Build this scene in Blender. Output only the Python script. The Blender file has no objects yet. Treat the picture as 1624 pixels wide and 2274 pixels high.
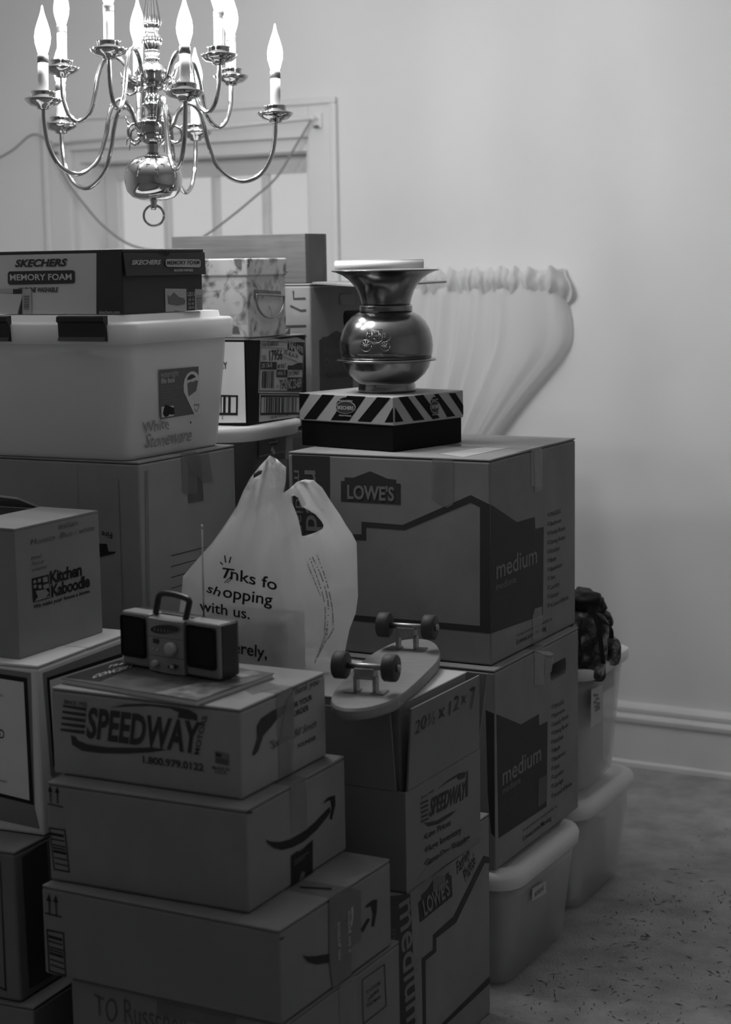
import bpy, bmesh, math, random
from mathutils import Vector, Matrix, noise
from mathutils.geometry import delaunay_2d_cdt

random.seed(7)
scene = bpy.context.scene
COL = scene.collection
IMG_W, IMG_H = 1624.0, 2274.0

# ---------------------------------------------------------------- camera
FPX = 3924.74
PITCH, ROLL, EYE = math.radians(7.9766), math.radians(-0.9266), 1.46
_cp, _sp = math.cos(PITCH), math.sin(PITCH)
FW = Vector((0, _cp, -_sp)); _up = Vector((0, _sp, _cp)); _rt = Vector((1, 0, 0))
CR = _rt * math.cos(ROLL) + _up * math.sin(ROLL)
CU = _up * math.cos(ROLL) - _rt * math.sin(ROLL)
CPOS = Vector((0, 0, EYE))
cam = bpy.data.cameras.new('camera')
cam.sensor_fit = 'VERTICAL'; cam.sensor_height = 36.0; cam.sensor_width = 36.0 * IMG_W / IMG_H
cam.lens = FPX / IMG_H * 36.0
cam.clip_start = 0.05
cam.dof.use_dof = True; cam.dof.focus_distance = 3.42; cam.dof.aperture_fstop = 3.9
camo = bpy.data.objects.new('camera', cam); COL.objects.link(camo)
m = Matrix((CR, CU, -FW)).transposed().to_4x4(); m.translation = CPOS
camo.matrix_world = m
scene.camera = camo

# ---------------------------------------------------------------- world, exposure
world = bpy.data.worlds.new('sky'); scene.world = world; world.use_nodes = True
world.node_tree.nodes['Background'].inputs['Color'].default_value = (0.9, 0.9, 0.9, 1)
world.node_tree.nodes['Background'].inputs['Strength'].default_value = 0.62
vs = scene.view_settings
scene.display_settings.display_device = 'sRGB'
vs.view_transform = 'Standard'; vs.look = 'None'; vs.gamma = 1.0; vs.exposure = 0.0
vs.use_curve_mapping = False
BULB_WATTS = 7.6
BULB_GLOW = 14.0
CEILING_Z = 2.5

# ---------------------------------------------------------------- helpers
def ray(x, y):
    return FW + CR * ((x - IMG_W / 2) / FPX) + CU * ((IMG_H / 2 - y) / FPX)
def on_z(x, y, z):
    d = ray(x, y); return CPOS + d * ((z - EYE) / d.z)
def at_y(x, y, Y):
    d = ray(x, y); return CPOS + d * (Y / d.y)
def crop(x0, y0, s):
    return lambda x, y: (x0 + x / s, y0 + y / s)
cA = crop(0, 0, 2.03); cB = crop(0, 500, 2.9); cC = crop(380, 500, 2.3882); cD = crop(0, 960, 2.9)
cE = crop(380, 980, 2.6194); cF = crop(640, 960, 2.0821); cG = crop(60, 1440, 2.1946)
cH = crop(700, 1440, 2.1946); cI = crop(0, 1380, 2.5433); cJ = crop(60, 1860, 1.9333)
cK = crop(820, 1740, 2.6194); cL = crop(1240, 1280, 2.2865); cM = crop(900, 560, 4.06)
cN = crop(240, 1290, 5.4133); cQ = crop(1240, 1280, 8.12); cT = crop(720, 1330, 4.2737)
cU = crop(480, 735, 7.218); cV = crop(340, 800, 10.83); cX = crop(0, 1480, 5.415)
cY = crop(620, 600, 8.12); cZ = crop(120, 1440, 3.248)

MATS = {}
def mat(name, g, rough=0.65, metal=0.0, var=0.0, vscale=8.0, bump=0.0, bscale=200.0, spec=0.4,
        stretch=None, transl=0.0, transp=0.0, coords='Object'):
    if name in MATS: return MATS[name]
    M = bpy.data.materials.new(name); M.use_nodes = True
    nt = M.node_tree; N = nt.nodes; Lk = nt.links
    b = N['Principled BSDF']; out = N['Material Output']
    b.inputs['Base Color'].default_value = (g, g, g, 1)
    b.inputs['Roughness'].default_value = rough
    b.inputs['Metallic'].default_value = metal
    b.inputs['Specular IOR Level'].default_value = spec
    tc = N.new('ShaderNodeTexCoord'); mp = N.new('ShaderNodeMapping')
    Lk.new(tc.outputs[coords], mp.inputs['Vector'])
    if stretch: mp.inputs['Scale'].default_value = stretch
    src = None
    if var:
        nz = N.new('ShaderNodeTexNoise'); nz.inputs['Scale'].default_value = vscale
        nz.inputs['Detail'].default_value = 6; nz.inputs['Roughness'].default_value = 0.6
        Lk.new(mp.outputs['Vector'], nz.inputs['Vector'])
        rp = N.new('ShaderNodeMapRange')
        rp.inputs['From Min'].default_value = 0.25; rp.inputs['From Max'].default_value = 0.75
        rp.inputs['To Min'].default_value = g * (1 - var); rp.inputs['To Max'].default_value = g * (1 + var)
        Lk.new(nz.outputs['Fac'], rp.inputs['Value'])
        Lk.new(rp.outputs['Result'], b.inputs['Base Color']); src = rp.outputs['Result']
    if bump:
        n2 = N.new('ShaderNodeTexNoise'); n2.inputs['Scale'].default_value = bscale
        n2.inputs['Detail'].default_value = 4
        Lk.new(mp.outputs['Vector'], n2.inputs['Vector'])
        bp = N.new('ShaderNodeBump'); bp.inputs['Strength'].default_value = bump
        bp.inputs['Distance'].default_value = 0.004
        Lk.new(n2.outputs['Fac'], bp.inputs['Height']); Lk.new(bp.outputs['Normal'], b.inputs['Normal'])
    last = b.outputs['BSDF']
    if transl:
        t = N.new('ShaderNodeBsdfTranslucent'); t.inputs['Color'].default_value = (g, g, g, 1)
        mx = N.new('ShaderNodeMixShader'); mx.inputs['Fac'].default_value = transl
        Lk.new(last, mx.inputs[1]); Lk.new(t.outputs['BSDF'], mx.inputs[2]); last = mx.outputs['Shader']
    if transp:
        t = N.new('ShaderNodeBsdfTransparent'); mx = N.new('ShaderNodeMixShader')
        mx.inputs['Fac'].default_value = transp
        Lk.new(last, mx.inputs[1]); Lk.new(t.outputs['BSDF'], mx.inputs[2]); last = mx.outputs['Shader']
    Lk.new(last, out.inputs['Surface'])
    MATS[name] = M
    return M

def brushed(name, lo, hi, rough, stretch, vscale=6.0, metal=1.0):
    """metal or wood whose tone streaks along one axis"""
    M = mat(name, (lo + hi) / 2, rough, metal, var=(hi - lo) / (hi + lo), vscale=vscale, stretch=stretch, bump=0.05, bscale=60)
    return M

CARD = mat('cardboard', 0.235, 0.85, var=0.14, vscale=7, bump=0.06, bscale=260, spec=0.2)
CARD2 = mat('cardboard_pale', 0.27, 0.85, var=0.12, vscale=6, bump=0.06, bscale=260, spec=0.2)
CARD3 = mat('cardboard_smooth', 0.205, 0.8, var=0.10, vscale=5, bump=0.05, bscale=260, spec=0.25)
CARD_TOP = mat('cardboard_white_face', 0.50, 0.8, var=0.06, vscale=5, bump=0.04, bscale=260, spec=0.25)
INK = mat('black_ink', 0.012, 0.6, spec=0.25)
NAVY = mat('dark_blue_ink', 0.045, 0.7, var=0.1, vscale=9, spec=0.25)
NAVYTXT = mat('knocked_out_lettering', 0.21, 0.8, spec=0.2)
NAVYDIM = mat('faint_lettering', 0.10, 0.8, spec=0.2)
PENCIL = mat('marker_pen', 0.055, 0.8, spec=0.2)
FAINT = mat('faint_pencil', 0.115, 0.85, spec=0.2)
WHITE = mat('white_paper', 0.62, 0.7, var=0.04, vscale=12, spec=0.3)
OFFWHITE = mat('off_white_paper', 0.44, 0.75, var=0.05, vscale=12, spec=0.3)
GREYP = mat('grey_print', 0.16, 0.7, spec=0.3)
BLACKCARD = mat('black_card', 0.005, 0.6, var=0.2, vscale=20, spec=0.12)
DARKCARD = mat('charcoal_card', 0.035, 0.55, var=0.1, vscale=20, spec=0.4)
TAPE = mat('clear_tape', 0.23, 0.22, var=0.15, vscale=30, bump=0.5, bscale=25, spec=0.6, transp=0.45)
TAPE_D = mat('brown_tape', 0.11, 0.3, var=0.2, vscale=25, bump=0.4, bscale=25, spec=0.5)
PLASTIC = mat('milky_plastic', 0.95, 0.35, var=0.02, vscale=10, spec=0.45, transl=0.16, transp=0.30)
PLASTIC_CLEAR = mat('cloudy_clear_plastic', 0.86, 0.3, var=0.05, vscale=8, spec=0.5, transl=0.35, transp=0.62)
LIDPLASTIC = mat('milky_lid_plastic', 0.95, 0.4, spec=0.4, transl=0.30)
BLACKPL = mat('black_plastic', 0.010, 0.35, spec=0.5)
SILVERPL = mat('silver_grey_plastic', 0.24, 0.45, spec=0.5, var=0.05, vscale=20)
WALLM = mat('wall_paint', 0.83, 0.9, var=0.035, vscale=1.6, bump=0.05, bscale=90, spec=0.2)
TRIMM = mat('trim_paint', 0.80, 0.5, var=0.03, vscale=5, spec=0.4)
CEILM = mat('ceiling_paint', 0.90, 0.95, spec=0.1)

def link(o, parent=None):
    COL.objects.link(o)
    if parent: o.parent = parent
    return o
def mobj(name, verts, faces, material, parent=None, smooth=False):
    me = bpy.data.meshes.new(name)
    me.from_pydata([tuple(v) for v in verts], [], faces); me.update()
    if smooth: me.polygons.foreach_set('use_smooth', [True] * len(me.polygons))
    o = bpy.data.objects.new(name, me)
    if material: me.materials.append(material)
    return link(o, parent)
def bmobj(name, bm, material, parent=None, smooth=False):
    me = bpy.data.meshes.new(name); bm.to_mesh(me); bm.free()
    if smooth: me.polygons.foreach_set('use_smooth', [True] * len(me.polygons))
    if material: me.materials.append(material)
    return link(bpy.data.objects.new(name, me), parent)
def fixn(o):
    bm = bmesh.new(); bm.from_mesh(o.data); bmesh.ops.recalc_face_normals(bm, faces=bm.faces)
    bm.to_mesh(o.data); bm.free(); return o
def tag(o, label=None, cat=None, group=None, kind=None):
    if label: o['label'] = label
    if cat: o['category'] = cat
    if group: o['group'] = group
    if kind: o['kind'] = kind
    return o
def empty(name, loc, rz=0.0):
    o = bpy.data.objects.new(name, None); o.empty_display_size = 0.05
    o.location = loc; o.rotation_euler = (0, 0, rz)
    return link(o)
def rbox(name, x0, x1, y0, y1, z0, z1, material, parent=None, bev=0.003, seg=2):
    bm = bmesh.new(); bmesh.ops.create_cube(bm, size=1)
    for v in bm.verts:
        v.co = Vector((x0 + (v.co.x + .5) * (x1 - x0), y0 + (v.co.y + .5) * (y1 - y0), z0 + (v.co.z + .5) * (z1 - z0)))
    if bev:
        bmesh.ops.bevel(bm, geom=bm.edges[:], offset=bev, segments=seg, affect='EDGES', profile=0.5)
    return bmobj(name, bm, material, parent)
def boxes(name, lst, material, parent=None, bev=0.0):
    """several cuboids of ONE piece (e.g. a wall around an opening)"""
    V, Fc = [], []
    for x0, x1, y0, y1, z0, z1 in lst:
        k = len(V)
        V += [(x0, y0, z0), (x1, y0, z0), (x1, y1, z0), (x0, y1, z0), (x0, y0, z1), (x1, y0, z1), (x1, y1, z1), (x0, y1, z1)]
        Fc += [[k + i for i in f] for f in ((0, 3, 2, 1), (4, 5, 6, 7), (0, 1, 5, 4), (1, 2, 6, 5), (2, 3, 7, 6), (3, 0, 4, 7))]
    return mobj(name, V, Fc, material, parent)
def tube_data(pts, rad, seg=8, cap=True):
    pts = [Vector(p) for p in pts]; n = len(pts)
    V, Fc = [], []
    t0 = (pts[1] - pts[0]).normalized()
    a = t0.orthogonal().normalized()
    for i, p in enumerate(pts):
        t = (pts[min(i + 1, n - 1)] - pts[max(i - 1, 0)]).normalized()
        a = (a - t * a.dot(t)).normalized(); b = t.cross(a)
        r = rad[i] if isinstance(rad, (list, tuple)) else rad
        for k in range(seg):
            th = 2 * math.pi * k / seg
            V.append(p + (a * math.cos(th) + b * math.sin(th)) * r)
    for i in range(n - 1):
        for k in range(seg):
            Fc.append([i * seg + k, i * seg + (k + 1) % seg, (i + 1) * seg + (k + 1) % seg, (i + 1) * seg + k])
    if cap:
        Fc.append(list(range(seg))[::-1]); Fc.append([(n - 1) * seg + k for k in range(seg)])
    return V, Fc
def tube(name, pts, rad, material, parent=None, seg=8):
    V, Fc = tube_data(pts, rad, seg); return fixn(mobj(name, V, Fc, material, parent, True))
def spline(pts, n=6):
    """Catmull-Rom through the points"""
    P = [Vector(p) for p in pts]; P = [P[0] * 2 - P[1]] + P + [P[-1] * 2 - P[-2]]
    out = []
    for i in range(1, len(P) - 2):
        for k in range(n):
            t = k / n; a, b, c, d = P[i - 1], P[i], P[i + 1], P[i + 2]
            out.append(0.5 * ((2 * b) + (c - a) * t + (2 * a - 5 * b + 4 * c - d) * t * t + (3 * b - a - 3 * c + d) * t ** 3))
    out.append(P[-2]); return out
def lathe(name, prof, material, parent=None, seg=40, flute=None, ctr=(0, 0, 0), smooth=True):
    V, Fc = [], []
    for r, z in prof:
        for k in range(seg):
            th = 2 * math.pi * k / seg
            rr = r * (1 + (flute[1] * math.cos(flute[0] * th) if flute else 0))
            V.append((ctr[0] + rr * math.cos(th), ctr[1] + rr * math.sin(th), ctr[2] + z))
    n = len(prof)
    for i in range(n - 1):
        for k in range(seg):
            Fc.append([i * seg + k, i * seg + (k + 1) % seg, (i + 1) * seg + (k + 1) % seg, (i + 1) * seg + k])
    Fc.append(list(range(seg))[::-1]); Fc.append([(n - 1) * seg + k for k in range(seg)])
    return fixn(mobj(name, V, Fc, material, parent, smooth))
def rrect(x0, x1, y0, y1, r, n=5):
    out = []
    for cx, cy, a0 in ((x1 - r, y1 - r, 0), (x0 + r, y1 - r, 90), (x0 + r, y0 + r, 180), (x1 - r, y0 + r, 270)):
        for k in range(n + 1):
            a = math.radians(a0 + 90 * k / n); out.append((cx + r * math.cos(a), cy + r * math.sin(a)))
    return out
def loft(name, rings, material, parent=None, smooth=False, cap=(True, True)):
    """rings: list of (pts2d, z)"""
    V, Fc = [], []; n = len(rings[0][0])
    for pts, z in rings: V += [(p[0], p[1], z) for p in pts]
    for i in range(len(rings) - 1):
        for k in range(n):
            Fc.append([i * n + k, i * n + (k + 1) % n, (i + 1) * n + (k + 1) % n, (i + 1) * n + k])
    if cap[0]: Fc.append(list(range(n))[::-1])
    if cap[1]: Fc.append([(len(rings) - 1) * n + k for k in range(n)])
    return fixn(mobj(name, V, Fc, material, parent, smooth))
def prism(name, pts, lo, hi, material, parent=None):
    """outline (3D points) swept from +lo to +hi (vectors)"""
    n = len(pts); V = [Vector(p) + lo for p in pts] + [Vector(p) + hi for p in pts]
    Fc = [list(range(n))[::-1], list(range(n, 2 * n))] + [[k, (k + 1) % n, n + (k + 1) % n, n + k] for k in range(n)]
    return fixn(mobj(name, V, Fc, material, parent))

_TX = {}
def text_geo(s, bold=0.0, shear=0.0, space=1.0):
    key = (s, bold, shear, space)
    if key not in _TX:
        cu = bpy.data.curves.new('t', 'FONT'); cu.body = s; cu.size = 1; cu.offset = bold; cu.shear = shear
        cu.space_character = space; cu.resolution_u = 3
        o = bpy.data.objects.new('t', cu); COL.objects.link(o)
        dg = bpy.context.evaluated_depsgraph_get(); dg.update()
        me = bpy.data.meshes.new_from_object(o.evaluated_get(dg))
        V = [v.co.copy() for v in me.vertices]; Fc = [list(p.vertices) for p in me.polygons]
        bpy.data.objects.remove(o); bpy.data.curves.remove(cu); bpy.data.meshes.remove(me)
        _TX[key] = (V, Fc)
    return _TX[key]
CAP = max(v.y for v in text_geo('H')[0])

class Face:
    """a flat surface in a thing's local frame, addressed by photograph pixels"""
    def __init__(s, root, origin, normal):
        s.root = root; s.o = Vector(origin); s.n = Vector(normal)
        s.M = Matrix.Translation(root.location) @ root.rotation_euler.to_matrix().to_4x4()
        s.I = s.M.inverted(); s.c = s.I @ CPOS; s.R = s.I.to_3x3()
        s.up = Vector((0, 0, 1)) if abs(s.n.z) < .5 else Vector((0, 1, 0))
        s.up = (s.up - s.n * s.up.dot(s.n)).normalized(); s.rt = s.up.cross(s.n).normalized(); s.lim = None
    def keep(s, v):
        if s.lim:
            for i in range(3): v[i] = min(max(v[i], s.lim[0][i]), s.lim[1][i])
        return v
    def at(s, px):
        d = s.R @ ray(*px); return s.keep(s.c + d * ((s.o - s.c).dot(s.n) / d.dot(s.n)))
    def poly(s, pts, material, k=1, name='print'):
        V = [s.at(p) + s.n * (0.0005 * k) for p in pts]
        o = mobj(name, V, [list(range(len(V)))], material, s.root)
        if o.data.polygons[0].normal.dot(s.n) < 0: o.data.flip_normals()
        return o
    def polys(s, lst, material, k=1, name='print'):
        V, Fc = [], []
        for pts in lst:
            b = len(V); V += [s.at(p) + s.n * (0.0005 * k) for p in pts]; Fc.append(list(range(b, len(V))))
        return mobj(name, V, Fc, material, s.root)
    def _put(s, st, BL, BX, BY, material, k, bold, shear, space, name, jit=0):
        V, Fc = text_geo(st, bold, shear, space)
        if not V: return
        x0 = min(v.x for v in V); x1 = max(v.x for v in V)
        sd_ = len(st) * 3.7
        W = [s.keep(BL + BX * ((v.x - x0) / (x1 - x0) + (.25 * jit / max(1, len(st)) * noise.noise(Vector((v.y * 4, v.x * 2, sd_))) if jit else 0)) + BY * (v.y / CAP + (jit * 1.6 * noise.noise(Vector((v.x * 2.3, v.y * .8, sd_))) if jit else 0))) + s.n * (0.0005 * k) for v in V]
        return mobj(name, W, Fc, material, s.root)
    def txt(s, st, bl, br, tl, material, k=2, bold=0.0, shear=0.0, space=1.0, name='lettering', jit=0):
        """text spanned by three pixel corners"""
        B = s.at(bl); return s._put(st, B, s.at(br) - B, s.at(tl) - B, material, k, bold, shear, space, name, jit)
    def hz(s, st, bl, x1, h, material, k=2, bold=0.0, shear=0.0, space=1.0, name='lettering', jit=0):
        """text level on the face: start pixel, end column, cap height in pixels"""
        B = s.at(bl); w = (s.at((x1, bl[1])) - B).dot(s.rt); hh = (s.at((bl[0], bl[1] - h)) - B).dot(s.up)
        return s._put(st, B, s.rt * w, s.up * hh, material, k, bold, shear, space, name, jit)
    def bars(s, tl, tr, bl, br, n, material, k=2, seed=1, along='x', name='barcode'):
        """dark bars inside a pixel quad"""
        rnd = random.Random(seed); A, B, Cc, D = [s.at(p) for p in (tl, tr, bl, br)]
        cuts, x = [], 0.0
        while x < 1:
            w = rnd.choice((.4, .4, .8, 1.2)) / n; g = rnd.choice((.4, .5, .8, 1.2)) / n
            cuts.append((x, min(1, x + w))); x += w + g
        V, Fc = [], []
        for a, b in cuts:
            q = []
            if along == 'x': q = [A.lerp(B, a), A.lerp(B, b), Cc.lerp(D, b), Cc.lerp(D, a)]
            else: q = [A.lerp(Cc, a), B.lerp(D, a), B.lerp(D, b), A.lerp(Cc, b)]
            i = len(V); V += [p + s.n * (0.0005 * k) for p in q]; Fc.append([i, i + 1, i + 2, i + 3])
        return mobj(name, V, Fc, material, s.root)
    def stroke(s, pts, wpx, material, k=2, name='print'):
        """a line of constant width drawn on the face"""
        P = [s.at(p) for p in pts]; half = 0.5 * (s.at((pts[0][0] + wpx, pts[0][1])) - P[0]).length if False else wpx
        V, Fc = [], []
        for i, p in enumerate(P):
            t = (P[min(i + 1, len(P) - 1)] - P[max(i - 1, 0)]).normalized(); nrm = s.n.cross(t).normalized() * half
            V += [p + nrm + s.n * (.0005 * k), p - nrm + s.n * (.0005 * k)]
            if i: Fc.append([2 * i - 2, 2 * i - 1, 2 * i + 1, 2 * i])
        return mobj(name, V, Fc, material, s.root)

class Box:
    """an upright box: local x runs along the left-hand face up to the near vertical edge (x=0),
    local y runs away along the right-hand face, z up from its base"""
    def __init__(s, name, label, cat, ft, z0, psi, wR, wL, H, group=None):
        s.root = empty(name, (ft[0], ft[1], z0), -math.radians(psi)); tag(s.root, label, cat, group)
        s.wR, s.wL, s.H, s.z0 = wR, wL, H, z0
        s.L = Face(s.root, (0, 0, 0), (0, -1, 0)); s.R = Face(s.root, (0, 0, 0), (1, 0, 0)); s.T = Face(s.root, (0, 0, H), (0, 0, 1))
        s.L.lim = ((-wL + .001, -1, .001), (-.001, 1, H - .001)); s.R.lim = ((-1, .001, .001), (1, wR - .001, H - .001)); s.T.lim = ((-wL, 0, -1), (0, wR, 9))
def carton(name, label, ft, z0, psi, wR, wL, H, material=CARD, seam='x', top=None, group=None, cat='box', tape=True, hole=None, lift=0.0):
    b = Box(name, label, cat, ft, z0, psi, wR, wL, H, group); r = b.root; t = 0.004
    body = rbox('body', -wL, 0, 0, wR, 0.0006, H - t - 0.001, material, r, 0.004)
    if hole:
        body2 = rbox('cut', *hole, None, None, 0.012, 4)
        body2.location = r.location; body2.rotation_euler = r.rotation_euler
        md = body.modifiers.new('hand_hole', 'BOOLEAN'); md.object = body2; md.solver = 'EXACT'
        bpy.context.view_layer.update(); dg = bpy.context.evaluated_depsgraph_get()
        me = bpy.data.meshes.new_from_object(body.evaluated_get(dg)); body.modifiers.clear(); body.data = me
        bpy.data.objects.remove(body2)
    tm = top or material
    if seam == 'x':
        rbox('flap', -wL + .001, -.0005, .0005, wR / 2 - .001, H - t, H, tm, r, 0.0012, 1)
        rbox('flap', -wL + .001, -.0005, wR / 2 + .001, wR - .0005, H - t, H, tm, r, 0.0012, 1)
        if tape: mobj('tape', [(-wL - .0012, wR / 2 - .026, H - .07), (-wL - .0012, wR / 2 + .026, H - .07), (-wL - .0012, wR / 2 - .026, H + .0006), (-wL - .0012, wR / 2 + .026, H + .0006),
             (.0012, wR / 2 - .026, H + .0006), (.0012, wR / 2 + .026, H + .0006), (.0012, wR / 2 - .026, H - .075), (.0012, wR / 2 + .026, H - .085)],
             [(0, 1, 3, 2), (2, 3, 5, 4), (4, 5, 7, 6)], TAPE, r)
    else:
        rbox('flap', -wL + .0005, -wL / 2 - .001, .0005, wR - .0005, H - t, H, tm, r, 0.0012, 1)
        rbox('flap', -wL / 2 + .001, -.0005, .0005, wR - .0005, H - t, H, tm, r, 0.0012, 1)
        if tape: mobj('tape', [(-wL / 2 - .026, -.0012, H - .08), (-wL / 2 + .026, -.0012, H - .07), (-wL / 2 - .026, -.0012, H + .0006), (-wL / 2 + .026, -.0012, H + .0006),
             (-wL / 2 - .026, wR + .0012, H + .0006), (-wL / 2 + .026, wR + .0012, H + .0006)], [(0, 1, 3, 2), (2, 3, 5, 4)], TAPE, r)
    return b
def C(c, *pts): return [c(*p) for p in pts]

# ================================================================ the room
WPSI = 29.5
WROOT_LOC = (0.762, 5.015, 0.0)
E0, E1, N1, TH = -2.75, 3.0, 6.0, 0.22          # extent along the back wall, depth towards the viewer, wall thickness
wroot_rot = -math.radians(WPSI)
def struct(o, kind='structure'):
    o.location = WROOT_LOC; o.rotation_euler = (0, 0, wroot_rot); o['kind'] = kind; return o
OX0, OX1, OZ0, OZ1 = -1.971, -1.045, 0.74, 1.848   # window opening
wall = struct(boxes('wall_back', [(E0 - TH, OX0, 0, TH, 0, CEILING_Z), (OX1, E1 + TH, 0, TH, 0, CEILING_Z),
                                  (OX0, OX1, 0, TH, 0, OZ0), (OX0, OX1, 0, TH, OZ1, CEILING_Z)], WALLM))
struct(boxes('wall_left', [(E0 - TH, E0, -N1, 0, 0, CEILING_Z)], WALLM))
struct(boxes('wall_right', [(E1, E1 + TH, -N1, 0, 0, CEILING_Z)], WALLM))
struct(boxes('wall_front', [(E0 - TH, E1 + TH, -N1 - TH, -N1, 0, CEILING_Z)], mat('front_paint', 0.60, 0.9, var=.05, vscale=2)))
struct(boxes('ceiling', [(E0 - TH, E1 + TH, -N1 - TH, TH, CEILING_Z, CEILING_Z + .1)], CEILM))
CARPET = mat('carpet', 0.37, 1.0, var=0.30, vscale=9, bump=1.0, bscale=150, spec=0.05)
struct(boxes('floor', [(E0 - TH, E1 + TH, -N1 - TH, TH, -.1, 0)], CARPET))
WF = Face(wall, (0, 0, 0), (0, -1, 0))

# baseboard: tall flat board with a rounded double cap and a shoe strip
bb = struct(mobj('baseboard_back', [], [], None))
prof = [(0, 0), (-.024, 0), (-.024, .012), (-.016, .018), (-.016, .128), (-.026, .134), (-.029, .146), (-.024, .155), (-.017, .158),
        (-.021, .164), (-.022, .174), (-.016, .184), (-.006, .188), (0, .188)]
def mould(name, prof, x0, x1, material, parent):
    n = len(prof); V = [(x0, p[0], p[1]) for p in prof] + [(x1, p[0], p[1]) for p in prof]
    Fc = [[k, (k + 1) % n, n + (k + 1) % n, n + k] for k in range(n)] + [list(range(n)), list(range(n, 2 * n))[::-1]]
    return fixn(mobj(name, V, Fc, material, parent))
mould('board', prof, E0 + .001, E1 - .001, TRIMM, bb)

# window: casing boards, jambs, sash with four lights across
win = struct(mobj('window_1', [], [], None))
CW = 0.096
rbox('casing_side', OX0 - CW, OX0, -.022, 0, OZ0 - .05, OZ1 + CW, TRIMM, win, .004)
rbox('casing_side', OX1, OX1 + CW, -.022, 0, OZ0 - .05, OZ1 + CW, TRIMM, win, .004)
rbox('casing_head', OX0 + .0005, OX1 - .0005, -.022, 0, OZ1, OZ1 + CW, TRIMM, win, .004)
rbox('backband', OX0 - CW - .008, OX0 - CW + .012, -.034, -.0225, OZ0 - .05, OZ1 + CW, TRIMM, win, .004)
rbox('backband', OX1 + CW - .012, OX1 + CW + .008, -.034, -.0225, OZ0 - .05, OZ1 + CW, TRIMM, win, .004)
rbox('backband', OX0 - CW - .008, OX1 + CW + .008, -.034, -.0225, OZ1 + CW, OZ1 + CW + .02, TRIMM, win, .004)
rbox('sill', OX0 - CW, OX1 + CW, -.07, -.0005, OZ0 - .08, OZ0 - .05, TRIMM, win, .006)
rbox('jamb', OX0 + .0005, OX0 + .02, .002, .19, OZ0, OZ1 - .0005, TRIMM, win, .002)
rbox('jamb', OX1 - .02, OX1 - .0005, .002, .19, OZ0, OZ1 - .0005, TRIMM, win, .002)
rbox('head_jamb', OX0 + .0205, OX1 - .0205, .002, .19, OZ1 - .04, OZ1 - .0005, TRIMM, win, .002)
SY0, SY1 = .14, .175                                 # sash depth
sx0, sx1, sz1, sz0 = OX0 + .021, OX1 - .021, OZ1 - .041, OZ0 + .002
gx0, gx1, gz1 = sx0 + .05, sx1 - .05, 1.752
rbox('sash_stile', sx0, gx0, SY0, SY1, sz0, sz1, TRIMM, win, .002)
rbox('sash_stile', gx1, sx1, SY0, SY1, sz0, sz1, TRIMM, win, .002)
rbox('sash_rail', gx0, gx1, SY0, SY1, gz1, sz1, TRIMM, win, .002)
rbox('sash_rail', gx0, gx1, SY0, SY1, 1.28, 1.33, TRIMM, win, .002)
rbox('sash_rail', gx0, gx1, SY0, SY1, sz0, .82, TRIMM, win, .002)
GLASS = mat('window_glass', 0.9, 0.1, spec=0.5, transp=0.9)
cw4 = (gx1 - gx0) / 4
for i in range(1, 4):
    rbox('muntin', gx0 + cw4 * i - .011, gx0 + cw4 * i + .011, SY0 + .002, SY1 - .002, 1.331, gz1, TRIMM, win, .004)
    rbox('muntin', gx0 + cw4 * i - .011, gx0 + cw4 * i + .011, SY0 + .002, SY1 - .002, .821, 1.279, TRIMM, win, .004)
for (za, zb) in ((1.331, gz1), (.821, 1.279)):
    for i in range(4):
        xa = gx0 + cw4 * i + (.011 if i else 0); xb = gx0 + cw4 * (i + 1) - (.011 if i < 3 else 0)
        rbox('pane', xa, xb, .156, .160, za, zb, GLASS, win, 0)

def wall_thing(name, label, cat):
    o = empty(name, WROOT_LOC, wroot_rot); return tag(o, label, cat)
BRASS_D = mat('dull_metal', 0.18, 0.4, 1.0)
rodt = wall_thing('curtain_rod', 'thin curtain rod on brackets across the head of the window casing', 'curtain rod')
tube('rod', [(-2.02, -.055, 1.868), (-1.0, -.055, 1.902)], .005, TRIMM, rodt)
for x, z in ((-2.012, 1.868), (-1.003, 1.902)):
    rbox('bracket', x - .014, x + .014, -.0345, -.023, z - .03, z + .016, TRIMM, rodt, .003)
    rbox('bracket_arm', x - .005, x + .005, -.062, -.0346, z - .006, z + .002, TRIMM, rodt, .001)
    lathe('bracket_screw', [(.009, 0), (.009, .004), (.005, .008)], BRASS_D, rodt, 12, None, (x + .002, -.043, z - .03))
CORD = mat('cord', 0.30, 0.8)
cordt = wall_thing('hanging_cord', 'slack cord drooping across the window from the left bracket to the right bracket', 'cord')
pl = [WF.at(p) + Vector((0, -.066, 0)) for p in [(716, 270), (680, 330), (640, 395), (590, 440), (535, 485), (470, 530), (395, 556), (320, 545), (260, 505), (215, 455), (175, 400), (140, 325)]]
tube('strand', spline(pl, 5), .0035, CORD, cordt, 6)
pl = [WF.at(p) + Vector((0, -.05, 0)) for p in [(136, 318), (95, 300), (50, 335), (0, 362), (-60, 392), (-140, 420)]]
tube('loose_end', spline(pl, 5), .003, CORD, cordt, 6)

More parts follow.
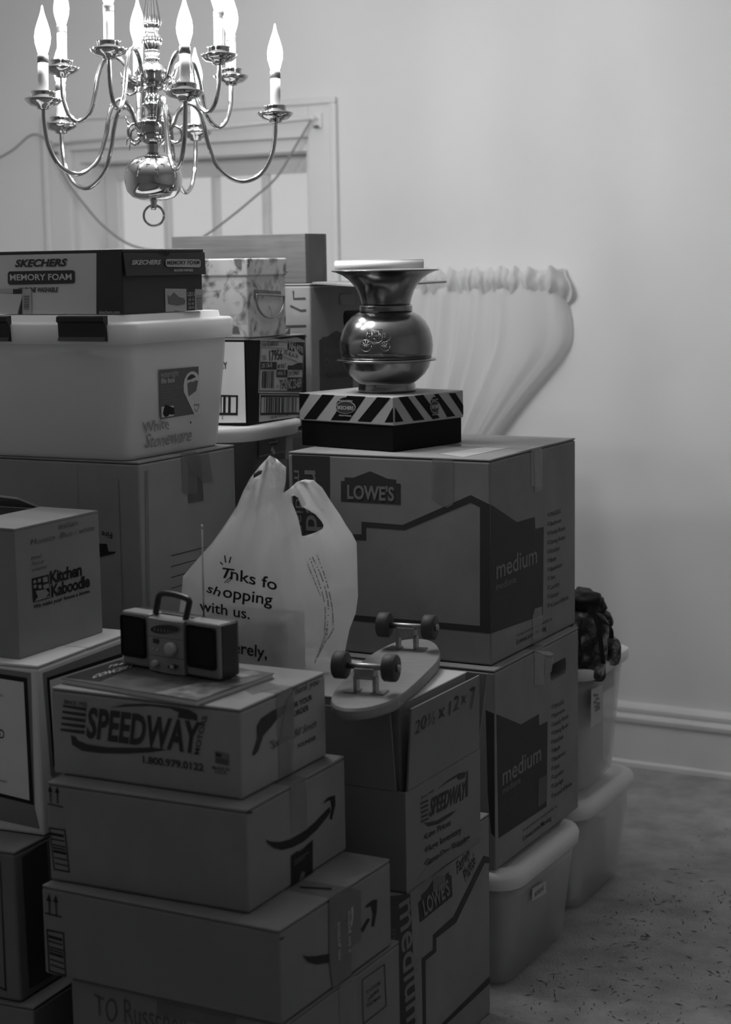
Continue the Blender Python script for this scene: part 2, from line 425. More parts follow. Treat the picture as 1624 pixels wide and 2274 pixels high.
# short sheer curtain gathered on a curved rod, swept aside to the left
CURT = mat('sheer_white_fabric', 0.90, 0.9, spec=0.1, transl=0.36, transp=0.12, bump=0.2, bscale=400)
HEAD = mat('gathered_white_header', 0.84, 0.9, spec=0.1, transl=0.35, bump=0.2, bscale=300)
cur = wall_thing('cafe_curtain', 'short sheer white curtain gathered on a rod, swept to one side', 'curtain')
NU, NV = 150, 44
def cur_pt(u, v, head=False):
    # u: left..right along the rod; v: 0 top edge .. 1 hem
    x0, x1 = -.82, -.205
    s = u * 1.0
    arc = min(1.0, max(0.0, (u - .88) / .12))
    x = x0 + (x1 - x0) * (u if u < .88 else .88 + .12 * math.sin(arc * math.pi / 2) * .95)
    depth = -.085 + .075 * (1 - math.cos(arc * math.pi / 2))
    ztop = 1.437 + .012 * noise.noise(Vector((u * 30, 3, 0)))
    z = ztop - v * .66
    # the right edge bells out below the rod, then sweeps to the left
    bell = .062 * math.exp(-((v - .30) / .20) ** 2) * u ** 6
    sweep = -.11 * v * (.4 + .6 * u) - .44 * max(0, v - .33) ** 1.3 * (0.10 + .90 * u ** 3)
    x += bell + sweep
    ph = u * 44 + 1.8 * noise.noise(Vector((u * 9, .5, 0)))
    broad = math.sin(u * 17 + 1.3 * math.sin(u * 9))
    if v < .085: amp = .007 * math.sin(ph * 2.1) + .004 * math.sin(ph * 4.7)
    else:
        k = min(1, (v - .085) / .5)
        w_ = (u * 7.5 + .35 * math.sin(u * 11) + .10 * v) % 1.0
        saw = (w_ / .72 if w_ < .72 else (1 - w_) / .28) - .5          # pleats: a long face and a short return
        amp = (1 - k) * .006 * math.sin(ph * 1.3) + (.25 + .75 * k) * .034 * saw + .003 * math.sin(ph * .9 + v * 2)
    return Vector((x, depth + amp, z))
V = [cur_pt(i / NU, j / NV) for j in range(NV + 1) for i in range(NU + 1)]
Fc = [[j * (NU + 1) + i, j * (NU + 1) + i + 1, (j + 1) * (NU + 1) + i + 1, (j + 1) * (NU + 1) + i] for j in range(NV) for i in range(NU)]
mobj('sheer_panel', V, Fc, CURT, cur, True)
V, Fc = [], []
HN, HJ = 190, 10
for j in range(HJ + 1):
    for i in range(HN + 1):
        u, v = i / HN, j / HJ
        p = cur_pt(u, 0.0)
        wob = math.sin(u * 95 + 3 * noise.noise(Vector((u * 20, 0, 0))))
        zz = 1.44 + .010 * wob * (v - .5) ** 2 * 4 - v * .062
        puff = math.sin(math.pi * v) * .012 + .006 * wob + (.006 * math.sin(u * 210) if .35 < v < .65 else 0)
        V.append((p.x + .004 * math.sin(u * 190) * v + (.03 * math.sin(math.pi * v) * max(0, u - .9) * 10), min(p.y - puff, -.004), zz - (.05 * max(0, u - .93) / .07 * (v ** .5))))
for j in range(HJ):
    for i in range(HN):
        Fc.append([j * (HN + 1) + i, j * (HN + 1) + i + 1, (j + 1) * (HN + 1) + i + 1, (j + 1) * (HN + 1) + i])
mobj('ruffled_header', V, Fc, HEAD, cur, True)
tube('rod', [cur_pt(i / 40, .05) * 1.0 + Vector((0, .012, 0)) for i in range(40)], .005, TRIMM, cur)

# scattered dry needles and crumbs on the carpet
V, Fc = [], []
rd = random.Random(3)
DEBRIS = mat('dry_debris', 0.05, 0.9, var=.5, vscale=40)
for i in range(950):
    if i % 6 == 0: cx0, cy0 = rd.uniform(1120, 1680), 1770 + 540 * rd.random() ** .8
    sp0 = 26 if i % 6 < 4 else 160
    px, py = cx0 + rd.gauss(0, sp0 * 1.5), cy0 + rd.gauss(0, sp0 * .7)
    if not (1095 < px < 1690 and 1765 < py < 2330): continue
    p = on_z(px, py, 0.0015)
    if any((p.x - bx) * .8829 - (p.y - by) * .4695 < .012 and (p.x - bx) * .4695 + (p.y - by) * .8829 > -.012 for bx, by in ((.280, 3.372),)) : continue
    if p.y < 3.0 + (.62 - p.x) * .2 and p.x < .3: continue
    a = rd.uniform(0, math.pi); L = rd.choice((.002, .0025, .003, .004, .010, .014)) * rd.uniform(.6, 1.3); w = rd.uniform(.0008, .002)
    d = Vector((math.cos(a), math.sin(a), 0)); n2 = Vector((-d.y, d.x, 0)) * w
    b = len(V); V += [p - d * L - n2 * .3, p - n2 * .6 + Vector((0, 0, .001)), p + d * L, p + n2 + Vector((0, 0, .0006))]
    V.append(p + Vector((0, 0, .002)))
    Fc += [[b, b + 1, b + 4], [b + 1, b + 2, b + 4], [b + 2, b + 3, b + 4], [b + 3, b, b + 4]]
deb = mobj('floor_debris', V, Fc, DEBRIS)
tag(deb, 'dark dry needles and crumbs scattered over the pale carpet', 'debris', kind='stuff')

# ================================================================ chandelier
BRASS = mat('polished_brass', 0.52, 0.09, 1.0)
CANDLE = mat('candle_sleeve', 0.50, 0.6, spec=0.3, transl=0.08)
SOCK = mat('socket_ring', 0.25, 0.4, 0.6)
def bulb_mat():
    M = bpy.data.materials.new('lit_bulb_glass'); M.use_nodes = True
    nt = M.node_tree; N = nt.nodes; Lk = nt.links
    N.remove(N['Principled BSDF'])
    em = N.new('ShaderNodeEmission'); em.inputs['Strength'].default_value = BULB_GLOW
    tc = N.new('ShaderNodeTexCoord'); sp = N.new('ShaderNodeSeparateXYZ'); Lk.new(tc.outputs['Generated'], sp.inputs['Vector'])
    rp = N.new('ShaderNodeMapRange'); rp.inputs['From Min'].default_value = .55; rp.inputs['From Max'].default_value = .95
    rp.inputs['To Min'].default_value = .55; rp.inputs['To Max'].default_value = .93      # the clear tip shows more of what is behind
    Lk.new(sp.outputs['Z'], rp.inputs['Value'])
    tr = N.new('ShaderNodeBsdfTransparent'); mx = N.new('ShaderNodeMixShader')
    Lk.new(rp.outputs['Result'], mx.inputs['Fac']); Lk.new(em.outputs['Emission'], mx.inputs[1]); Lk.new(tr.outputs['BSDF'], mx.inputs[2])
    Lk.new(mx.outputs['Shader'], N['Material Output'].inputs['Surface'])
    return M
BULB = bulb_mat()
S = 0.000907                      # metres per photograph pixel at the chandelier's distance
ch = empty('chandelier', at_y(341, 400, 3.7)); ch.rotation_euler = (math.radians(-5.0), math.radians(.6), 0)
tag(ch, 'polished brass two-tier chandelier with ten lit candle bulbs', 'chandelier')
def Z(y): return (400 - y) * S
def prof_px(l): return [(r * S, Z(y)) for r, y in l]
lathe('ring_stem', prof_px([(6, 467), (8, 460), (7, 452), (9, 446), (9, 441)]), BRASS, ch, 20)
ring_pts = [(24 * S * math.cos(a) * .94, 24 * S * math.sin(a) * .34, Z(479) - 0 + 24 * S * 0 + 24 * S * math.sin(a) * 0 + 0) for a in ()]
rp_ = [Vector((23 * S * math.cos(2 * math.pi * k / 36), 0, Z(480) + 23 * S * math.sin(2 * math.pi * k / 36))) for k in range(37)]
tube('ring', rp_, 3 * S, BRASS, ch, 10)
lathe('ball', prof_px([(9, 445), (30, 444), (48, 438), (60, 426), (65, 408), (66, 392), (62, 375), (52, 359), (38, 350), (22, 346), (15, 341)]), BRASS, ch, 64)
lathe('lower_neck', prof_px([(15, 342), (12, 334), (15, 326), (13, 320), (17, 316)]), BRASS, ch, 32)
lathe('lower_hub', prof_px([(14, 320), (24, 314), (34, 304), (37, 292), (37, 276), (39, 274), (37, 271), (30, 264), (18, 259), (12, 256)]), BRASS, ch, 48)
lathe('lower_baluster', prof_px([(12, 258), (11, 248), (14, 240), (24, 234), (24, 230), (15, 226), (20, 220), (13, 210), (12, 203), (18, 199)]), BRASS, ch, 40)
lathe('upper_hub', prof_px([(16, 201), (28, 194), (36, 184), (38, 172), (38, 162), (40, 160), (36, 156), (32, 146), (20, 138), (14, 132)]), BRASS, ch, 48)
lathe('fluted_stem', prof_px([(14, 134), (16, 126), (12, 120), (17, 116), (12, 111), (15, 107), (20, 98), (22, 88), (20, 78), (14, 72), (11, 66), (16, 61)]), BRASS, ch, 60, (10, .10))
lathe('fluted_spire', prof_px([(12, 62), (19, 54), (20, 46), (17, 30), (12, 0), (8, -36), (6, -60), (9, -66), (5, -72)]), BRASS, ch, 60, (10, .12))
lathe('loop_finial', prof_px([(5, -70), (8, -78), (8, -90), (4, -98)]), BRASS, ch, 24)
for k in range(26):
    z0 = Z(-112 - k * 30)
    if ch.location.z + z0 > CEILING_Z - .06: break
    pts = []
    for i in range(17):
        a = 2 * math.pi * i / 16
        pts.append(Vector(((9 * S * math.cos(a)) if k % 2 else 0, 0 if k % 2 else 9 * S * math.cos(a), z0 + 19 * S * math.sin(a))))
    tube('chain_link', pts, 2.2 * S, BRASS, ch, 6)
ztop = CEILING_Z - ch.location.z - .004
lathe('ceiling_canopy', [(.008, ztop - .055), (.02, ztop - .045), (.05, ztop - .02), (.06, ztop - .006), (.06, ztop - .002)], BRASS, ch, 40)
bulb_me = {}
def arm(theta, path, cup_y, R):
    c, s = math.cos(theta), math.sin(theta)
    def P(r, y, off=0.0): return Vector((r * S * c - off * S * s, r * S * s + off * S * c, Z(y)))
    pts = spline([P(r, y) for r, y in path], 7)
    a = tube('arm', pts, 5.2 * S, BRASS, ch, 10)
    # leaf scroll curling under the hub end of the arm
    r0, y0 = path[0]
    sc = [(r0 + 2, y0 - 8), (r0 + 16, y0 - 12), (r0 + 30, y0 - 2), (r0 + 30, y0 + 16), (r0 + 18, y0 + 26), (r0 + 4, y0 + 20), (r0 + 3, y0 + 8)]
    tube('scroll', spline([P(r, y) for r, y in sc], 4), [3.2 * S] * 25, BRASS, a, 8)
    tube('scroll_leaf', spline([P(r0 + 26, y0 - 6), P(r0 + 34, y0 - 14), P(r0 + 38, y0 - 26)], 4), [2.6 * S * (1 - .09 * i) for i in range(9)], BRASS, a, 8)
    tube('scroll_leaf', spline([P(r0 + 28, y0 + 18), P(r0 + 34, y0 + 26), P(r0 + 36, y0 + 38)], 4), [2.6 * S * (1 - .09 * i) for i in range(9)], BRASS, a, 8)
    ctr = P(R, cup_y); cc = (ctr.x, ctr.y, ctr.z)
    def LP(l): return [(r * S, (-dy) * S) for r, dy in l]
    lathe('drip_pan', LP([(4, 14), (14, 11), (15, 7), (30, 3), (38, -4), (41, -9), (39, -9), (28, -2), (10, 1)]), BRASS, a, 36, None, cc)
    lathe('candle_cup', LP([(12, -1), (22, -3), (24, -6), (25, -22), (27, -25), (24, -25), (12, -24)]), BRASS, a, 32, None, cc)
    lathe('candle_sleeve', LP([(11.5, -18), (11.5, -88), (10, -89)]), CANDLE, a, 24, None, cc)
    lathe('socket_ring', LP([(12, -87), (12, -103), (10, -105)]), SOCK, a, 24, None, cc)
    bl = lathe('bulb', LP([(9, -103), (12, -112), (17, -130), (18, -143), (16, -158), (11, -175), (6, -190), (3.5, -200), (2.5, -208), (1, -211)]), BULB, a, 20, None, cc)
    ld = bpy.data.lights.new('bulb_light', 'POINT'); ld.energy = BULB_WATTS; ld.shadow_soft_size = 0.014
    lo = bpy.data.objects.new('bulb_light', ld); lo.location = (cc[0], cc[1], cc[2] + 142 * S); link(lo, ch)
LOW = [(34, 290), (46, 275), (58, 246), (82, 228), (104, 242), (116, 275), (124, 315), (146, 370), (192, 402), (238, 390), (266, 350), (276, 305), (278, 266)]
UPP = [(34, 182), (48, 172), (62, 140), (84, 122), (108, 130), (122, 160), (130, 200), (142, 244), (168, 266), (190, 252), (203, 215), (205, 185), (205, 166)]
for k in range(5):
    arm(math.radians(3 - 72 * k), LOW, 258, 278)
    arm(math.radians(-38 - 72 * k), UPP, 155, 205)

# ================================================================ right-hand stack: printed moving cartons
def roomlist(F, c, rows, x0, xc, hpx, dot=True):
    for st, yb, x1 in rows:
        F.hz(st, c(x0, yb), c(x1, 0)[0], hpx, INK, 2, .004, name='checklist_word')
        F.hz('o', c(xc, yb), c(xc + 8, 0)[0], hpx * 1.25, INK, 2, .0, name='checklist_ring')
ROOMS = ['FRAGILE', 'Bedroom', 'Family Room', 'Dining Room', 'Kitchen', 'Bath', 'Basement', 'Attic', 'Laundry', 'Garage', 'A Load of Bricks']
def logo_word(F, st, bl, br, tl, material):
    F.txt(st, bl, br, tl, material, 3, .03, 0, 1.0, 'logo_lettering')

# upper medium carton
LU = carton('moving_carton', 'large carton with a dark house outline, under the striped shoebox', (.245, 3.424), .6678, 28.0, .457, .457, .4113, CARD, 'x', CARD2)
f = LU.L
f.poly(C(cF, (245, 225), (262, 225), (262, 208), (302, 210), (380, 180), (460, 214), (500, 219), (500, 236), (521, 238), (521, 335), (245, 320)), NAVY, 1, 'logo_shape')
logo_word(f, 'LOWE\'S', cF(275, 305), cF(492, 316), cF(275, 245), NAVYTXT)
f.poly(C(cF, (160, 466), (340, 472), (340, 413), (530, 428), (845, 290), (937, 335), (938, 930), (160, 857), (160, 832), (888, 895), (888, 345), (845, 325), (540, 452), (362, 440), (362, 500), (160, 492)), NAVY, 1, 'house_outline')
f.poly(C(cF, (18, 105), (193, 112), (200, 1020), (40, 1000)), NAVY, 1, 'side_band')
f.txt('medium', cF(78, 175), cF(92, 700), cF(150, 178), NAVYTXT, 2, .012)
f.txt('mediana', cF(28, 175), cF(46, 520), cF(62, 176), NAVYTXT, 2, .004)
f = LU.R
f.poly(C(cF, (939, 335), (1058, 415), (1140, 391), (1143, 446), (1182, 437), (1178, 845), (940, 930)), NAVY, 1, 'house_panel')
f.hz('medium', cF(962, 678), cF(1150, 0)[0], 40, NAVYTXT, 2, .012)
f.hz('mediana', cF(960, 732), cF(1053, 0)[0], 16, NAVYTXT, 2, .0)
f.hz('18" x 18" x 16"', cF(958, 790), cF(1035, 0)[0], 11, NAVYDIM, 2, .0)
f.hz('3 CU FT', cF(958, 825), cF(1008, 0)[0], 11, NAVYDIM, 2, .0)
roomlist(f, cF, list(zip(ROOMS, (390, 433, 475, 518, 560, 602, 643, 684, 727, 768, 810), (1260, 1262, 1280, 1280, 1254, 1238, 1266, 1236, 1254, 1250, 1295))), 1212, 1199, 9.5)
f.hz('For tips to make your move go smoothly, visit', cF(1058, 945), cF(1220, 0)[0], 6, INK, 2, .0)
f.hz('Lowes.com/Moving', cF(1057, 980), cF(1193, 0)[0], 11, INK, 2, .004)
f.poly(C(cF, (1135, 60), (1172, 50), (1172, 265), (1137, 282)), TAPE, 3, 'tape')
f.poly(C(cF, (1128, 850), (1138, 815), (1172, 805), (1170, 975), (1130, 990)), TAPE, 3, 'tape')
f.poly(C(cF, (895, 683), (905, 684), (905, 688), (895, 688)), WHITE, 3, 'scuff')
LU.L.poly(C(cF, (668, 120), (765, 124), (765, 335), (735, 350), (662, 300)), TAPE, 3, 'tape')
LU.T.poly(C(cF, (700, 100), (960, 62), (1040, 68), (810, 116)), OFFWHITE, 1, 'paper_label')
LU.T.poly(C(cF, (1050, 90), (1270, 42), (1310, 42), (1110, 92)), TAPE, 2, 'tape')

# lower medium carton with a hand hole
hx = [0 - .30, .002]
LL = carton('moving_carton', 'carton with hand hole and dark house panel, on the front plastic bin', (.248, 3.391), .2575, 28.0, .457, .457, .409, CARD, 'x', CARD2,
            hole=(-.40, .02, .292, .382, .322, .358))
f = LL.R
f.poly(C(cH, (884, 320), (1003, 370), (1090, 320), (1092, 375), (1133, 355), (1128, 770), (894, 925)), NAVY, 1, 'house_panel')
f.hz('medium', cH(912, 668), cH(1100, 0)[0], 39, NAVYTXT, 2, .012)
f.hz('mediana', cH(912, 712), cH(1000, 0)[0], 15, NAVYTXT, 2, .0)
f.hz('18" x 18" x 16"', cH(912, 778), cH(985, 0)[0], 10.5, NAVYDIM, 2, .0)
f.hz('3 CU FT', cH(912, 812), cH(958, 0)[0], 10.5, NAVYDIM, 2, .0)
roomlist(f, cH, list(zip(ROOMS, (295, 338, 380, 422, 465, 507, 550, 594, 636, 680, 727), (1212, 1215, 1233, 1232, 1208, 1192, 1220, 1190, 1210, 1208, 1250))), 1164, 1151, 9.3)
f.hz('For tips to make your move go smoothly, visit', cH(1013, 893), cH(1178, 0)[0], 6, INK, 2, .0)
f.hz('Lowes.com/Moving', cH(1013, 938), cH(1150, 0)[0], 11, INK, 2, .004)
f.poly(C(cH, (1088, 635), (1130, 615), (1128, 742), (1085, 775)), mat('worn_patch', .10, .8), 2, 'torn_patch')
f.poly(C(cH, (1118, 55), (1160, 45), (1150, 112), (1118, 125)), TAPE, 3, 'tape')
f.poly(C(cH, (1070, 5), (1140, 15), (1160, 28), (1140, 35), (1105, 30)), OFFWHITE, 4, 'torn_paper')
LL.L.poly([LL.L.at(p) and p for p in C(cH, (832, 300), (878, 318), (886, 922), (858, 900), (842, 700))], NAVY, 1, 'house_panel')

# plastic bins along the right
def bin_box(name, label, ft, z0, psi, wR, wL, H, lid=True, taper=.028, group=None):
    b = Box(name, label, 'storage bin', ft, z0, psi, wR, wL, H, group); r = b.root
    o = taper; Hb = H - (.022 if lid else .0)
    R2 = lambda k, rad: rrect(-wL + k, -k, k, wR - k, rad)
    body = [(R2(o + .012, .035), .001), (R2(o, .04), .012), (R2(o * .35, .045), Hb * .80), (R2(o * .3, .045), Hb * .86), (R2(.012, .05), Hb * .865), (R2(.010, .05), Hb)]
    inner = [(R2(.013, .05), Hb), (R2(o * .35 + .004, .045), Hb * .84), (R2(o + .006, .04), .016)]
    if lid:
        loft('tub', body + inner, PLASTIC_CLEAR, r, True)
        loft('lid', [(R2(.003, .055), Hb - .022), (R2(-.004, .06), Hb - .018), (R2(-.006, .06), Hb + .004), (R2(-.001, .06), Hb + .016), (R2(.010, .055), H - .002), (R2(.02, .05), H - .002),
                     (R2(.028, .045), H - .010), (R2(.06, .03), H - .010)], LIDPLASTIC, r, True)
    else:
        loft('tub', body + inner, PLASTIC_CLEAR, r, True)
        loft('rim', [(R2(.008, .05), Hb - .028), (R2(-.006, .055), Hb - .026), (R2(-.008, .055), Hb - .003), (R2(-.004, .055), Hb), (R2(.012, .05), Hb), (R2(.012, .05), Hb - .01)], LIDPLASTIC, r, True)
    return b
def contents(b, items):
    for nm, x0, x1, y0, y1, z0, z1, m_ in items: rbox(nm, x0, x1, y0, y1, z0, z1, m_, b.root, .004)
B1 = bin_box('storage_bin', 'milky lidded bin on the carpet beneath the carton with the hand hole', (.280, 3.372), .0006, 28.0, .395, .44, .2565)
contents(B1, [('folder_stack', -.40, -.05, .06, .33, .02, .17, GREYP), ('dark_folder', -.36, -.047, .048, .056, .02, .19, DARKCARD), ('paper_stack', -.38, -.06, .07, .31, .171, .20, OFFWHITE)])
B1.R.poly(C(cK, (960, 612), (1040, 567), (1040, 640), (960, 685)), OFFWHITE, -8, 'paper_label')
B1.R.hz('KIDS', cK(975, 660), cK(1025, 0)[0], 9, GREYP, -6, .01)
B2 = bin_box('storage_bin', 'far lidded bin on the carpet, carrying the open bin', (.474, 3.792), .0006, 28.0, .36, .44, .262)
contents(B2, [('white_jar', -.10, -.045, .04, .10, .02, .15, WHITE), ('cloth_pile', -.40, -.06, .12, .31, .02, .14, OFFWHITE), ('dark_photo', -.105, -.04, .045, .052, .16, .215, DARKCARD)])
B3 = bin_box('storage_bin', 'open clear bin stacked on the far bin, under the camouflage pack', (.492, 3.83), .2625, 26.0, .30, .40, .296, lid=False)
contents(B3, [('paper_pile', -.36, -.05, .05, .25, .02, .18, OFFWHITE), ('packed_top', -.37, -.03, .03, .27, .20, .272, GREYP)])
B3.R.poly(C(cL, (175, 575), (232, 550), (228, 735), (172, 770)), OFFWHITE, -6, 'paper_label')
B3.R.polys([C(cL, (182 + dx, 590 + dy), (186 + dx + w, 588 + dy), (186 + dx + w, 600 + dy), (182 + dx, 604 + dy)) for dx, dy, w in ((2, 8, 22), (14, 26, 14), (4, 44, 10), (20, 50, 12), (8, 66, 24), (12, 84, 8), (22, 76, 10))], GREYP, -5, 'label_print')

# camouflage pack on the open bin
CAMO = bpy.data.materials.new('camouflage_cloth'); CAMO.use_nodes = True
_n = CAMO.node_tree.nodes; _l = CAMO.node_tree.links
_b = _n['Principled BSDF']; _b.inputs['Roughness'].default_value = .8
_t = _n.new('ShaderNodeTexCoord'); _z = _n.new('ShaderNodeTexNoise'); _z.inputs['Scale'].default_value = 38; _z.inputs['Detail'].default_value = 5
_r = _n.new('ShaderNodeValToRGB'); _r.color_ramp.interpolation = 'CONSTANT'
_r.color_ramp.elements[0].color = (.012, .012, .012, 1); _r.color_ramp.elements[1].position = .61; _r.color_ramp.elements[1].color = (.30, .30, .30, 1)
_e = _r.color_ramp.elements.new(.46); _e.color = (.04, .04, .04, 1); _e = _r.color_ramp.elements.new(.54); _e.color = (.12, .12, .12, 1)
_l.new(_t.outputs['Object'], _z.inputs['Vector']); _l.new(_z.outputs['Fac'], _r.inputs['Fac']); _l.new(_r.outputs['Color'], _b.inputs['Base Color'])
BLK = mat('black_webbing', .012, .7)
def blob(name, ctr, rad, material, parent, amp=.12, fr=14, power=1.0, seed=0):
    bm = bmesh.new(); bmesh.ops.create_icosphere(bm, subdivisions=4, radius=1)
    for v in bm.verts:
        c = v.co.copy()
        if power != 1:
            c = Vector([math.copysign(abs(q) ** power, q) for q in c])
        p = Vector((c.x * rad[0], c.y * rad[1], c.z * rad[2]))
        k = 1 + amp * noise.noise(p * fr + Vector((seed, seed * 2.1, 0))) + amp * .5 * noise.noise(p * fr * 2.7 + Vector((0, seed, 3)))
        v.co = Vector(ctr) + p * k
    return bmobj(name, bm, material, parent, True)
pk = empty('camouflage_pack', (0, 0, .5355)); pk.location = (at_y(1318, 1500, 3.95).x, 3.95, .541)
tag(pk, 'black and camouflage pack slumped in the open clear bin', 'pack')
def pkp(px, py, Y): return at_y(px, py, Y) - pk.location
base = pkp(1308, 1440, 3.95)
blob('body', (base.x - .012, base.y, .066), (.050, .10, .068), CAMO, pk, .10, 18, .55, 1)
blob('top_cover', tuple(pkp(1304, 1338, 3.96)), (.036, .06, .027), BLK, pk, .45, 26, .7, 2)
blob('bright_flap', tuple(pkp(1334, 1374, 3.955)), (.026, .035, .018), CAMO, pk, .3, 34, .55, 3)
blob('side_pouch', tuple(pkp(1355, 1444, 3.97)), (.022, .04, .033), CAMO, pk, .15, 30, .65, 4)
blob('pouch_edge', tuple(pkp(1361, 1446, 3.98)), (.018, .042, .031), BLK, pk, .1, 20, .7, 5)
blob('lower_pocket', tuple(pkp(1312, 1478, 3.90)), (.032, .05, .030), CAMO, pk, .15, 30, .6, 6)
def strap(pts, w):
    P = spline(pts, 5); V, Fc = [], []
    for i, p in enumerate(P):
        t = (P[min(i + 1, len(P) - 1)] - P[max(i - 1, 0)]).normalized(); n_ = t.cross(Vector((0, 1, 0))).normalized() * w
        for o_ in (n_, n_ + Vector((0, -.003, 0)), -n_ + Vector((0, -.003, 0)), -n_): V.append(p + o_)
        if i: b_ = 4 * i; Fc += [[b_ - 4 + k, b_ - 4 + (k + 1) % 4, b_ + (k + 1) % 4, b_ + k] for k in range(4)]
    fixn(mobj('strap', V, Fc, BLK, pk))
strap([pkp(1306, 1352, 3.87), pkp(1326, 1372, 3.86), pkp(1344, 1386, 3.88), pkp(1356, 1400, 3.91), pkp(1357, 1418, 3.93)], .006)
strap([pkp(1318, 1362, 3.85), pkp(1330, 1395, 3.84), pkp(1336, 1440, 3.84), pkp(1340, 1474, 3.85)], .005)
strap([pkp(1292, 1376, 3.84), pkp(1287, 1405, 3.835), pkp(1290, 1450, 3.835)], .003)

# striped shoebox
SB = Box('shoebox', 'black shoebox with a diagonally striped lid, under the brass spittoon', 'shoebox', (.060, 3.583), 1.0797, 41.0, .232, .262, .112); r = SB.root
rbox('base', -SB.wL + .003, -.003, .003, SB.wR - .003, .0006, .078, BLACKCARD, r, .002)
rbox('lid', -SB.wL, 0, 0, SB.wR, .054, .112, mat('shoebox_lid', .34, .6, spec=.35, var=.04), r, .002)
f = SB.L
def stripes(F, c, lst): F.polys([C(c, *q) for q in lst], BLACKCARD, 1, 'stripe')
stripes(f, cC, [[(681, 890), (737, 892), (676, 985), (675, 970)], [(803, 895), (868, 897), (770, 1030), (703, 1028)], [(935, 899), (1032, 900), (945, 1037), (848, 1034)],
                [(1094, 902), (1165, 904), (1060, 1044), (990, 1040)], [(1186, 965), (1186, 1046), (1134, 1046)]])
f = SB.R
stripes(f, cC, [[(1205, 905), (1255, 902), (1345, 1032), (1287, 1038)], [(1290, 900), (1338, 898), (1425, 1022), (1388, 1030)], [(1395, 896), (1418, 895), (1508, 1012), (1465, 1018)], [(1472, 892), (1508, 890), (1552, 955), (1552, 1008)], [(1188, 965), (1232, 1040), (1188, 1046)]])
def oval(cx, cy, rx, ry, n=28): return [(cx + rx * math.cos(2 * math.pi * k / n), cy + ry * math.sin(2 * math.pi * k / n)) for k in range(n)]
for F, cx, cy, rx, ry in ((SB.L, 928, 966, 54, 34), (SB.R, 1396, 964, 24, 34)):
    F.poly([cC(*p) for p in oval(cx, cy, rx * .98, ry * 1.55)], BLACKCARD, 2, 'badge_back')
    F.poly([cC(*p) for p in oval(cx, cy, rx, ry)], OFFWHITE, 3, 'badge_ring')
    F.poly([cC(*p) for p in oval(cx, cy, rx * .93, ry * .9)], mat('badge_grey', .03, .6), 4, 'badge')
    F.hz('SKECHERS', cC(cx - rx * .78, cy + 9), cC(cx + rx * .8, 0)[0], 7.5, OFFWHITE, 5, .02)
    F.hz('Sport-Utility', cC(cx - rx * .72, cy - 35), cC(cx + rx * .74, 0)[0], 3.2, OFFWHITE, 5, .02)
    F.hz('FOOTWEAR', cC(cx - rx * .6, cy + 46), cC(cx + rx * .62, 0)[0], 3.2, OFFWHITE, 5, .02)

# brass spittoon with embossed stagecoach
SPM = brushed('old_brass', .16, .28, .21, (1, 1, 1), 14)
spc = (.0499, 3.745, 1.1918); sp_ = empty('spittoon', spc); tag(sp_, 'tarnished brass spittoon with a flared rim and embossed stagecoach', 'spittoon')
u = 1 / 1052.0
def spz(y): return (873 - y) * u
prof = [(40, 873), (64, 873), (64.5, 868), (63, 856), (61, 853), (72, 845), (85, 833), (94, 819), (98, 806), (99.5, 803)]
lathe('lower_bowl', [(r_ * u, spz(y)) for r_, y in prof], SPM, sp_, 72)
lathe('seam_ridge', [(98 * u, spz(805)), (110 * u, spz(803.5)), (111 * u, spz(801)), (109 * u, spz(799)), (98 * u, spz(798))], SPM, sp_, 72)
lathe('upper_bowl', [(r_ * u, spz(y)) for r_, y in [(99, 800), (102.5, 785), (103.5, 770), (102, 752), (97, 735), (88, 718), (76, 705), (62, 697), (54, 695)]], SPM, sp_, 72)
lathe('neck_collar', [(r_ * u, spz(y)) for r_, y in [(53, 696), (58.5, 695), (59, 692), (59, 684), (58, 681), (53, 681)]], SPM, sp_, 64)
lathe('flared_rim', [(r_ * u, spz(y)) for r_, y in [(54, 684), (55, 676), (58, 664), (63, 650), (71, 636), (82, 624), (96, 614), (110, 608), (118, 606.5), (119.5, 605), (118, 603.5), (108, 605), (93, 611), (78, 623), (66, 638), (57, 655), (53, 676), (30, 700)]], SPM, sp_, 72)
# embossed coach, drawn on the bowl's surface
def bowl_pt(px, py, lift=.0006):
    d = ray(px, py)
    prof2 = [(99, 800), (102.5, 785), (103.5, 770), (102, 752), (97, 735), (88, 718), (76, 705)]
    for (ra, ya), (rb, yb) in zip(prof2, prof2[1:]):
        if yb <= py <= ya:
            rr = (ra + (rb - ra) * (ya - py) / (ya - yb)) * u; break
    else: rr = 102 * u
    oc = CPOS - Vector(spc); a = d.x ** 2 + d.y ** 2; b = 2 * (oc.x * d.x + oc.y * d.y); c = oc.x ** 2 + oc.y ** 2 - (rr + lift) ** 2
    D = b * b - 4 * a * c
    t = (-b - math.sqrt(max(D, 0))) / (2 * a)
    return CPOS + d * t - Vector(spc)
cS = crop(740, 580, 6.0148)
EMB = mat('embossed_brass', .34, .35, 1.0)
def emb(name, pts, r_=.0009, n=3):
    tube(name, [bowl_pt(*cS(*p)) for p in pts], r_, EMB, sp_, 6)
def circ(cx, cy, rr, n=20): return [(cx + rr * math.cos(2 * math.pi * k / n), cy + rr * math.sin(2 * math.pi * k / n)) for k in range(n + 1)]
for cx, cy, rr in ((440, 1130, 78), (698, 1140, 62)):
    emb('coach_wheel', circ(cx, cy, rr)); emb('coach_hub', circ(cx, cy, 10, 8))
    for k in range(5):
        a = math.pi * k / 5 + .2; emb('coach_spoke', [(cx - rr * math.cos(a), cy - rr * math.sin(a)), (cx, cy), (cx + rr * math.cos(a), cy + rr * math.sin(a))], .0006)
emb('coach_body', [(470, 940), (445, 1000), (450, 1050), (520, 1085), (620, 1090), (655, 1060), (665, 960), (655, 935), (470, 940)])
